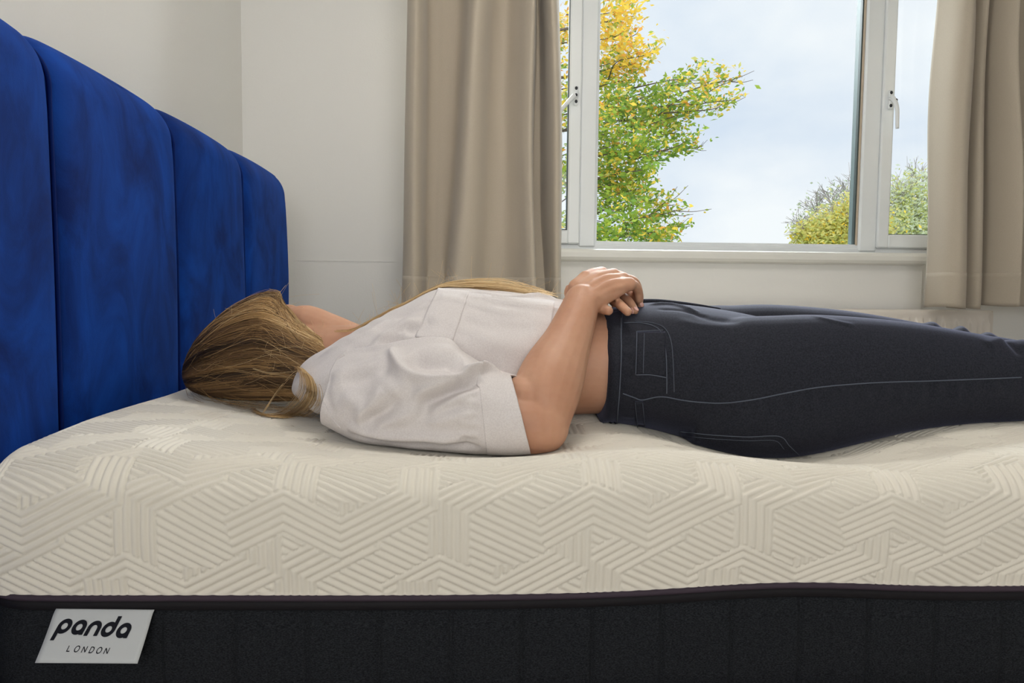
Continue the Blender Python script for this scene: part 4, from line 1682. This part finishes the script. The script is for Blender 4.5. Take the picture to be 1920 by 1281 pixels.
def hair_pt(s, th, k=1.0):
    """s 0..1 from crown to nape, th angle from the top round the near side"""
    i = np.clip(s, 0, 1) * SN
    a = np.minimum(np.floor(i).astype(int), SN - 1)
    f = (i - a)[..., None]
    q = hs_s[a] * (1 - f) + hs_s[a + 1] * f
    zt, zb, yc, ry = q[..., 1], q[..., 2], q[..., 3], q[..., 4]
    c, sn = np.cos(th), np.sin(th)
    zc = (zt + zb) / 2
    x = q[..., 0]
    return np.stack([x, yc - ry * k * sn, zc + (zt - zb) / 2 * k * c], -1)


# scalp mass under the strands
ns, nt_ = 60, 80
ss = np.linspace(0, 1, ns)
g = np.zeros((ns, nt_, 3))
for i, s in enumerate(ss):
    t0 = np.interp(s, [0, .35, .50, .60, .66, .75, 1], [-180, -175, -60, -12, 25, 40, 58])
    t1 = np.interp(s, [0, .35, .55, 1], [180, 185, 215, 215])
    th = np.radians(np.linspace(t0, t1, nt_))
    g[i] = hair_pt(np.full(nt_, s), th, .965)
hme = mesh('hair', g.reshape(-1, 3), grid_faces(ns, nt_))
att = hme.attributes.new('hue', 'FLOAT', 'POINT')
hv = np.repeat(np.interp(ss, [0, .3, .6, 1], [.02, .12, .25, .34]), nt_)
hv = hv + .06 * np.sin(np.tile(np.arange(nt_), ns) * 1.7 + np.repeat(ss, nt_) * 6)
att.data.foreach_set('value', np.clip(hv, 0, 1).astype(np.float32))
hair = link('hair', hme, M['hair'], person)
hair['label'] = 'long blonde hair, darker at the roots'


def strands_mesh(name, paths, radii, hues, parent, sides=3):
    """paths (n, m, 3); radii (n, m); hues (n, m)"""
    n, m, _ = paths.shape
    t = np.gradient(paths, axis=1)
    t /= np.linalg.norm(t, axis=2, keepdims=True) + 1e-12
    ref = np.array([0.12, -0.45, 0.88])
    a = np.cross(t, ref); a /= np.linalg.norm(a, axis=2, keepdims=True) + 1e-12
    b = np.cross(t, a)
    ang = np.arange(sides) / sides * 2 * math.pi
    V = paths[:, :, None, :] + radii[:, :, None, None] * (np.cos(ang)[None, None, :, None] * a[:, :, None, :]
                                                         + np.sin(ang)[None, None, :, None] * b[:, :, None, :])
    V = V.reshape(-1, 3)
    base = (np.arange(n) * m * sides)[:, None, None, None]
    i = np.arange(m - 1)[None, :, None]
    j = np.arange(sides)[None, None, :]
    k = (j + 1) % sides
    F = np.stack([i * sides + j, i * sides + k, (i + 1) * sides + k, (i + 1) * sides + j], -1)
    F = (F + base).reshape(-1, 4)
    me = mesh(name, V, F)
    at = me.attributes.new('hue', 'FLOAT', 'POINT')
    at.data.foreach_set('value', np.clip(np.repeat(hues.reshape(-1), sides), 0, 1).astype(np.float32))
    o = link(name, me, M['hair'], parent)
    o.matrix_parent_inverse = Matrix.Identity(4)
    o['kind'] = 'stuff'
    return o


# combed strands from the parting over the near side of the head to the nape
N, Mp = 3400, 18
t = np.linspace(0, 1, Mp)[None, :]
s0 = rng.uniform(0.0, .42, N)[:, None] ** 1.1
s1 = rng.uniform(.72, 1.0, N)[:, None]
S = s0 + (s1 - s0) * t
thA = rng.uniform(-60, 205, N)[:, None]
# locks: neighbouring strands share their wander
lock = np.floor((thA + 60) / 265 * 46 + rng.normal(0, .35, N)[:, None])
r1 = (np.sin(lock * 12.9898) * 43758.5453) % 1
r2 = (np.sin(lock * 78.233) * 12543.123) % 1
r3 = (np.sin(lock * 39.425) * 9371.77) % 1
tgt = np.clip(thA, 20, 200)
tgt = 85 + (tgt - 85) * .80 + (r1 - .5) * 16 + rng.normal(0, 3, N)[:, None]
TH = thA + (tgt - thA) * (t ** 1.3) + 9 * (r2 - .5) * np.sin(t * 4.5 + r3 * 6)
lim0 = np.interp(S, [0, .35, .50, .60, .66, .75, 1], [-180, -100, -40, -8, 28, 42, 60])
TH = np.maximum(TH, lim0 + rng.uniform(0, 20, N)[:, None] + 5 * np.sin(S * 23 + r1 * 6))
K = 0.985 + .030 * r2 + rng.uniform(0, .022, N)[:, None] + .015 * np.sin(t * 5 + r1 * 6.3)
paths = hair_pt(S, np.radians(TH), 1.0)
cen = hair_pt(S, np.radians(TH), 0.0)
paths = cen + (paths - cen) * K[..., None]
zb = bed_z(paths[..., 0], paths[..., 1]) + .002
paths[..., 2] = np.maximum(paths[..., 2], zb)
hue = -.04 + .54 * S + .50 * (r3 - .42) + rng.normal(0, .08, N)[:, None] + .30 * np.clip(1 - np.abs(TH - 40) / 45, 0, 1) * np.clip(S * 2 - .7, 0, 1)
rad_ = np.full((N, Mp), .00075) * (1 - .5 * t ** 3)
strands_mesh('strands', paths, rad_, hue, hair)

# stray hairs lifting off the combed mass, some spread on the mattress
N, Mp = 130, 16
t = np.linspace(0, 1, Mp)[None, :]
s0 = rng.uniform(.05, .6, N)[:, None]
S = s0 + rng.uniform(.2, .5, N)[:, None] * t
thA = rng.uniform(-25, 175, N)[:, None]
TH = np.maximum(thA + rng.normal(0, 14, N)[:, None] * t + 7 * np.sin(t * 6 + thA), np.interp(S, [0, .35, .50, .60, .66, .75, 1], [-180, -100, -40, -8, 28, 42, 60]))
kk = 1.035 + rng.uniform(0, .05, N)[:, None] * np.sin(np.pi * t)
cen = hair_pt(S, np.radians(TH), 0.0)
paths = cen + (hair_pt(S, np.radians(TH), 1.0) - cen) * kk[..., None]
low = (thA[:, 0] > 125)
paths[low, :, 2] -= .03 * t
paths[low, :, 1] -= (rng.uniform(0, .02, N)[:, None] * t)[low]
paths[..., 2] = np.maximum(paths[..., 2], bed_z(paths[..., 0], paths[..., 1]) + .0015)
strands_mesh('stray_hairs', paths, np.full((N, Mp), .00024), .40 + .45 * S + rng.normal(0, .15, N)[:, None] + 0 * t, hair)


def on_surf(px, py, off=.004, Yd=1.3):
    """first cloth, hair or mattress surface along a pixel's ray, lifted a little"""
    d_ = Vector(ray(px, py)).normalized()
    best = None
    for bv in (sbvh, slb2, hbvh):
        h_ = bv.ray_cast(Vector(_O), d_)
        if h_[0] is not None and (best is None or h_[3] < best): best = h_[3]
    for k_ in np.arange(.9, 1.7, .004):          # march to the mattress top
        q = _O + np.array(d_) * k_
        if q[2] < bed_z(q[0], q[1]):
            if best is None or k_ < best: best = k_
            break
    if best is None: return P(px, py, Yd)
    return _O + np.array(d_) * (best - off)


hbvh = bvh_of(hme)


def shirt_top(x, y):
    h_ = sbvh.ray_cast(Vector((x, y, 1.2)), Vector((0, 0, -1)))
    return h_[0].z if h_[0] is not None else None


# long hair running from the nape along the chest to a feathered end
N, Mp = 210, 26
t = np.linspace(0, 1, Mp)
cx_ = [P(px, 580, 1.35)[0] for px in (600, 650, 720, 790, 850, 920, 990, 1046)]
cs_x = spline(np.array(cx_)[:, None], 25)[:, 0]
cs_x = np.interp(np.linspace(0, 1, 200), np.linspace(0, 1, len(cs_x)), cs_x)
tab = []
for x in cs_x:
    row = []
    for y in np.linspace(1.26, 1.46, 21):
        zz_ = shirt_top(x, y)
        row.append(zz_ if zz_ is not None else np.nan)
    tab.append(row)
tab = np.array(tab)
fb = P(640, 622, 1.35)[2]
for r_i in range(len(tab)):
    m_ = np.isnan(tab[r_i])
    tab[r_i][m_] = fb
    if cs_x[r_i] < cx_[1] + .02: tab[r_i] = np.maximum(tab[r_i], fb)
ker = np.ones(9) / 9
for q in range(tab.shape[1]):
    tab[:, q] = np.convolve(np.pad(tab[:, q], 4, mode='edge'), ker, 'valid')
cs = np.stack([cs_x, np.full(200, 1.36), tab[:, 10] + .004], 1)
paths = np.zeros((N, Mp, 3))
hues = np.zeros((N, Mp))
for i in range(N):
    a = rng.uniform(.10, .30)
    b = rng.uniform(.62, .95) if rng.random() < .8 else rng.uniform(.9, 1)
    u = (a + (b - a) * t) * 199
    wy = 1.352 + .012 * np.sin(u / 199 * 5) + rng.normal(0, .026) + .004 * np.sin(t * rng.uniform(3, 8) + rng.uniform(0, 6))
    ix = np.clip((wy - 1.26) / .01, 0, 19.99)
    f0 = np.floor(ix).astype(int); ff = ix - f0
    iu = u.astype(int)
    z_ = tab[iu, f0] * (1 - ff) + tab[iu, np.minimum(f0 + 1, 20)] * ff
    fray = np.clip((u / 199 - .45) / .4, 0, 1)
    lift = .0015 + abs(rng.normal(0, .002)) + fray * abs(rng.normal(0, .007)) * np.sin(np.pi * np.clip(t * .9, 0, 1)) \
        + .014 * np.exp(-((u / 199 - .74) / .16) ** 2) * rng.random() ** 2
    paths[i] = np.stack([np.interp(u, np.arange(200), cs_x), wy, z_ + lift], 1)
    hues[i] = .62 + .36 * t + rng.normal(0, .12)
strands_mesh('chest_lock', paths, np.full((N, Mp), .00042), hues, hair)

# short flyaway hairs, backlight put into their pale hue
N, Mp = 190, 9
t = np.linspace(0, 1, Mp)
paths = np.zeros((N, Mp, 3)); hues = np.zeros((N, Mp))
for i in range(N):
    if i < 50:
        s, th = rng.uniform(.30, .98), math.radians(rng.uniform(-10, 100))
        p0 = hair_pt(np.array(s), np.array(th), 1.01)
        d = np.array([rng.normal(.3, .5), rng.normal(-.4, .4), rng.uniform(.1, .8)])
        L = rng.uniform(.006, .018)
    else:
        p0 = cs[rng.integers(30, 199)] + np.array([0, rng.normal(0, .012), .003])
        d = np.array([rng.normal(.3, .7), rng.normal(0, .4), rng.uniform(.4, 1)])
        L = rng.uniform(.008, .022)
    d /= np.linalg.norm(d)
    cv = rng.normal(0, 1.1, 3)
    paths[i] = p0 + d * L * t[:, None] + cv * L * (t ** 2)[:, None]
    hues[i] = .95 + rng.normal(0, .05)
strands_mesh('flyaways', paths, np.full((N, Mp), .00018), hues, hair)

# loose lock curling over the collar onto the mattress
N, Mp = 130, 20
t = np.linspace(0, 1, Mp)
paths = np.zeros((N, Mp, 3)); hues = np.zeros((N, Mp))
lk_ = [on_surf(*q) for q in ((552, 697), (566, 692), (582, 706), (588, 734), (577, 760), (550, 779), (517, 784), (488, 777), (474, 766))]
lk_ = spline(np.array(lk_), 6)
for i in range(N):
    a, b = rng.uniform(0, .25), rng.uniform(.72, 1.0)
    u = (a + (b - a) * t) * (len(lk_) - 1)
    p = np.stack([np.interp(u, np.arange(len(lk_)), lk_[:, k]) for k in range(3)], 1)
    q = rng.normal(0, .5)
    sp_ = .004 + .012 * np.sin(np.pi * np.clip(u / (len(lk_) - 1), 0, 1))
    p[:, 0] -= q * sp_ * 1.1
    p[:, 2] += q * sp_ * .5
    p[:, 1] += rng.normal(0, .004)
    p[:, 2] = np.maximum(p[:, 2], bed_z(p[:, 0], p[:, 1]) + .002)
    paths[i] = p
    hues[i] = .70 + .15 * np.sin(np.pi * t) + rng.normal(0, .1)
strands_mesh('loose_lock', paths, np.full((N, Mp), .00030), hues, hair)
st = spline(np.array([on_surf(*q, .022) for q in ((562, 692), (545, 705), (525, 728))] + [P(508, 752, 1.25), on_surf(490, 780, .003)]), 6)
st2 = spline(np.array([on_surf(*q, .014) for q in ((474, 692), (500, 700), (530, 700), (560, 696))]), 6)
for q in range(5):
    pass
pp = np.array([st + np.array([rng.normal(0, .0012), 0, rng.normal(0, .0012)]) for q in range(4)])
strands_mesh('loose_lock', pp, np.full(pp.shape[:2], .0004), np.full(pp.shape[:2], .9), hair)
pp = np.array([st2 + np.array([rng.normal(0, .001), 0, rng.normal(0, .001)]) for q in range(3)])
strands_mesh('loose_lock', pp, np.full(pp.shape[:2], .0003), np.full(pp.shape[:2], .9), hair)

# ================================================================== outdoors
GZ = -2.9
tag(MB().box(-40, 60, YW + 1.0, 90, GZ - .2, GZ).build('lawn', M['grass']), kind='structure').name = 'ground'


def leaf_mesh(name, pos, size, midx, mats, parent, seed=0):
    r = np.random.default_rng(seed)
    n = len(pos)
    a = r.normal(size=(n, 3)); a[:, 2] *= .6; a /= np.linalg.norm(a, axis=1)[:, None]
    b = r.normal(size=(n, 3)); b -= a * (a * b).sum(1)[:, None]; b /= np.linalg.norm(b, axis=1)[:, None]
    c = np.cross(a, b)
    s = size[:, None]
    v = np.stack([pos - a * s, pos + b * s * .45 + c * s * .12, pos + a * s, pos - b * s * .45 + c * s * .12], 1).reshape(-1, 3)
    f = np.arange(n * 4).reshape(-1, 4)
    me = mesh(name, v, f)
    o = link(name, me, mats, parent, False)
    me.polygons.foreach_set('material_index', midx.astype(np.int32))
    me.update()
    o['kind'] = 'stuff'
    return o


def tree_limbs(root, trunk, limbs, mt='bark'):
    MB().tube(spline(np.array(trunk[0]), 5), np.interp(np.linspace(0, 1, (len(trunk[0]) - 1) * 5 + 1), [0, 1], trunk[1]), 12).build('trunk', M[mt], root, True)
    mb = MB()
    for pts, r0, r1 in limbs:
        p = spline(np.array(pts), 4)
        mb.tube(p, np.linspace(r0, r1, len(p)), 5)
    o = mb.build('branches', M[mt], root, True)
    o['kind'] = 'stuff'


# ---- maple close to the window, turning yellow
YT = 8.0
mt_ = empty('maple_tree', (-0.6, YT, GZ), 'broad maple with green, yellow and orange leaves beyond the window', 'tree')
spine = [P(905, 450, YT), P(900, 100, YT)]
limbs = []
LEAF, SZL, MI = [], [], []
targets = []
# branch tips as photo pixels: (x, y, spread of leaves in px, leaves, yellow share)
TW = [(1165, 20, 38, 150, .92), (1150, 70, 42, 190, .9), (1170, 110, 34, 130, .85), (1205, 105, 24, 60, .8), (1135, 140, 32, 130, .72), (1180, 150, 26, 80, .6),
      (1140, 190, 34, 140, .45), (1130, 230, 36, 150, .4), (1175, 205, 30, 100, .25), (1215, 190, 26, 80, .2), (1245, 180, 24, 60, .2),
      (1265, 155, 18, 36, .3), (1290, 150, 18, 44, .55), (1320, 155, 16, 44, .7), (1345, 155, 16, 34, .75), (1370, 153, 9, 10, .8), (1250, 205, 26, 80, .3),
      (1290, 195, 20, 56, .5), (1320, 190, 18, 46, .5), (1355, 195, 16, 44, .5), (1375, 188, 9, 10, .6), (1300, 210, 14, 26, .3),
      (1200, 225, 36, 170, .35), (1240, 230, 28, 110, .6), (1260, 250, 22, 70, .5), (1285, 265, 18, 40, .2), (1275, 282, 14, 30, .1), (1306, 280, 8, 7, .2),
      (1130, 275, 36, 160, .22), (1170, 270, 34, 150, .18), (1205, 275, 28, 110, .22), (1230, 290, 22, 60, .2), (1140, 315, 34, 150, .3),
      (1185, 320, 30, 110, .2), (1215, 315, 18, 46, .1), (1130, 345, 32, 130, .5), (1165, 350, 34, 130, .55), (1195, 355, 24, 70, .4), (1135, 385, 30, 100, .1),
      (1180, 385, 28, 80, .15), (1215, 375, 22, 50, .3), (1245, 385, 18, 36, .5), (1270, 395, 14, 16, .6), (1140, 420, 28, 80, .1), (1190, 420, 26, 70, .25),
      (1230, 405, 20, 50, .55), (1270, 425, 16, 20, .4), (1250, 435, 26, 70, .35), (1180, 445, 34, 120, .2), (1130, 448, 30, 100, .1), (1225, 448, 30, 110, .3),
      (1055, 60, 40, 150, .85), (1050, 200, 44, 160, .6), (1060, 330, 44, 150, .4), (1010, 130, 60, 160, .7), (1000, 300, 60, 160, .4), (960, 60, 60, 120, .8),
      (950, 400, 70, 160, .3), (1060, 430, 44, 140, .25), (1180, 500, 50, 150, .2), (1090, 520, 60, 150, .2), (1130, -40, 50, 180, .9), (1060, -60, 60, 180, .9),
      (980, -60, 60, 140, .9), (1180, -30, 24, 50, .9), (860, 150, 80, 150, .6), (840, 330, 80, 150, .4)]
for x, y, sp_, n_, yl in TW:
    yy_ = YT + rng.uniform(-.5, .6)
    tip = P(x, y, yy_)
    k = sp_ / F_PX * YT
    q = np.clip(rng.normal(size=(int(n_ * 2.6), 3)), -1.9, 1.9) * np.array([k * .50, .30, k * .42])
    LEAF.append(tip + q); SZL.append(rng.uniform(.020, .044, len(q)))
    r_ = rng.random(len(q))
    yl = yl if y < 120 else yl * .72
    mi = np.where(r_ < yl, np.where(rng.random(len(q)) < .74, 2, np.where(rng.random(len(q)) < .55, 3, 4)), np.where(rng.random(len(q)) < .62, 0, 1))
    MI.append(mi)
    if y > -50 and sp_ < 55:
        limbs.append(([P(x - rng.uniform(60, 120), y + rng.uniform(5, 45), YT), P(x - rng.uniform(15, 50), y + rng.uniform(-4, 16), yy_), tip], .008, .003))
        for w in range(3):
            e = tip + np.array([rng.uniform(.02, .16), rng.uniform(-.1, .1), rng.uniform(-.02, .10)])
            limbs.append(([tip, (tip + e) / 2 + np.array([0, 0, -.008]), e], .0035, .0018))
for y0_ in (430, 330, 230, 130, 40):
    limbs.append(([P(890, y0_ + 60, YT), P(985, y0_ + 25, YT), P(1080, y0_ + 12, YT), P(1190, y0_ - 10, YT)], .03, .006))
# bare twigs reaching out past the leaves
for a_, b_ in (((1345, 155), (1414, 133)), ((1370, 152), (1412, 150)), ((1355, 195), (1398, 182)), ((1205, 105), (1243, 87)), ((1280, 275), (1319, 273)),
               ((1245, 385), (1290, 348)), ((1262, 395), (1334, 392)), ((1250, 400), (1300, 402)), ((1180, 70), (1203, 52)), ((1300, 140), (1308, 118)),
               ((1240, 385), (1270, 350)), ((1170, 12), (1190, 4))):
    p0, p1 = P(*a_, YT), P(*b_, YT)
    limbs.append(([p0, (p0 + p1) / 2 + np.array([0, 0, -.02]), p1], .005, .0022))
    for w in range(3):
        LEAF.append((p0 + (p1 - p0) * rng.uniform(.3, 1.0) + rng.normal(0, .015, 3))[None]); SZL.append(np.array([.026])); MI.append(np.array([rng.integers(0, 5)]))
tree_limbs(mt_, ([(-.6, YT, GZ), (-.55, YT, 0), P(880, 300, YT), P(890, -150, YT)], (.22, .10)), limbs)
leaf_mesh('foliage', np.concatenate(LEAF), np.concatenate(SZL), np.concatenate(MI),
          [M['leaf_g'], M['leaf_d'], M['leaf_y'], M['leaf_o'], M['leaf_p']], mt_, 3)


def far_tree(name, label, blobs, Y, trunk_px, mats, weights, n, size, seed, twigs=0, bare=False):
    r = np.random.default_rng(seed)
    x0 = P(trunk_px, 450, Y)[0]
    root = empty(name, (x0, Y, GZ), label, 'tree', 'trees far beyond the garden')
    limbs, pos = [], []
    for bx, by, br in blobs:
        c = P(bx, by, Y)
        k = br / F_PX * Y
        q = r.normal(size=(int(n * br * br / 400), 3))
        q *= k * .52
        pos.append(c + q * np.array([1, 1.0, 1]))
        limbs.append(([np.array([x0, Y, c[2] - 3 * k]), (c + np.array([x0, Y, c[2] - 2.2 * k])) / 2, c], .07, .02))
        for w in range(twigs):
            d = r.normal(size=3); d[2] = abs(d[2]) + .4; d[1] *= .3; d /= np.linalg.norm(d)
            L = k * r.uniform(.9, 1.5)
            e = c + d * L
            limbs.append(([c, c + d * L * .55 + r.normal(0, .08, 3), e], .014, .006))
            for w2 in range(4):
                s_ = c + d * L * r.uniform(.4, .9)
                d2 = d + r.normal(0, .45, 3)
                limbs.append(([s_, s_ + d2 * L * .12, s_ + d2 * L * .26], .008, .005))
    tree_limbs(root, ([(x0, Y, GZ), (x0 + .1, Y, GZ + 2), (x0, Y, P(trunk_px, 400, Y)[2])], (.3, .1)), limbs, 'twig')
    if not bare:
        pos = np.concatenate(pos)
        mi = r.choice(len(mats), len(pos), p=weights)
        leaf_mesh('foliage', pos, r.uniform(size * .7, size * 1.3, len(pos)), mi, mats, root, seed)


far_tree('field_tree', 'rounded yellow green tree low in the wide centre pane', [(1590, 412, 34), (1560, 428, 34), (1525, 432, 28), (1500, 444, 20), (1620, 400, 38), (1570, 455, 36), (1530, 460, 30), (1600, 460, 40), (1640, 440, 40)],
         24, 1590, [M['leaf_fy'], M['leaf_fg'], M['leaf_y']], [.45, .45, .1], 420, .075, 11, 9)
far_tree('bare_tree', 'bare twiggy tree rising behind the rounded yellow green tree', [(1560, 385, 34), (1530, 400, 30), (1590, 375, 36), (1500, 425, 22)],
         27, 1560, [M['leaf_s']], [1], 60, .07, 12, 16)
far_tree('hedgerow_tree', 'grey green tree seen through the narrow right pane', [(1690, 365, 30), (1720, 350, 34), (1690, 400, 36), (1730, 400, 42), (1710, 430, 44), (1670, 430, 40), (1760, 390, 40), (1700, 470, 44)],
         27, 1720, [M['leaf_fs'], M['leaf_fy'], M['leaf_fg']], [.66, .14, .20], 260, .075, 13, 12)
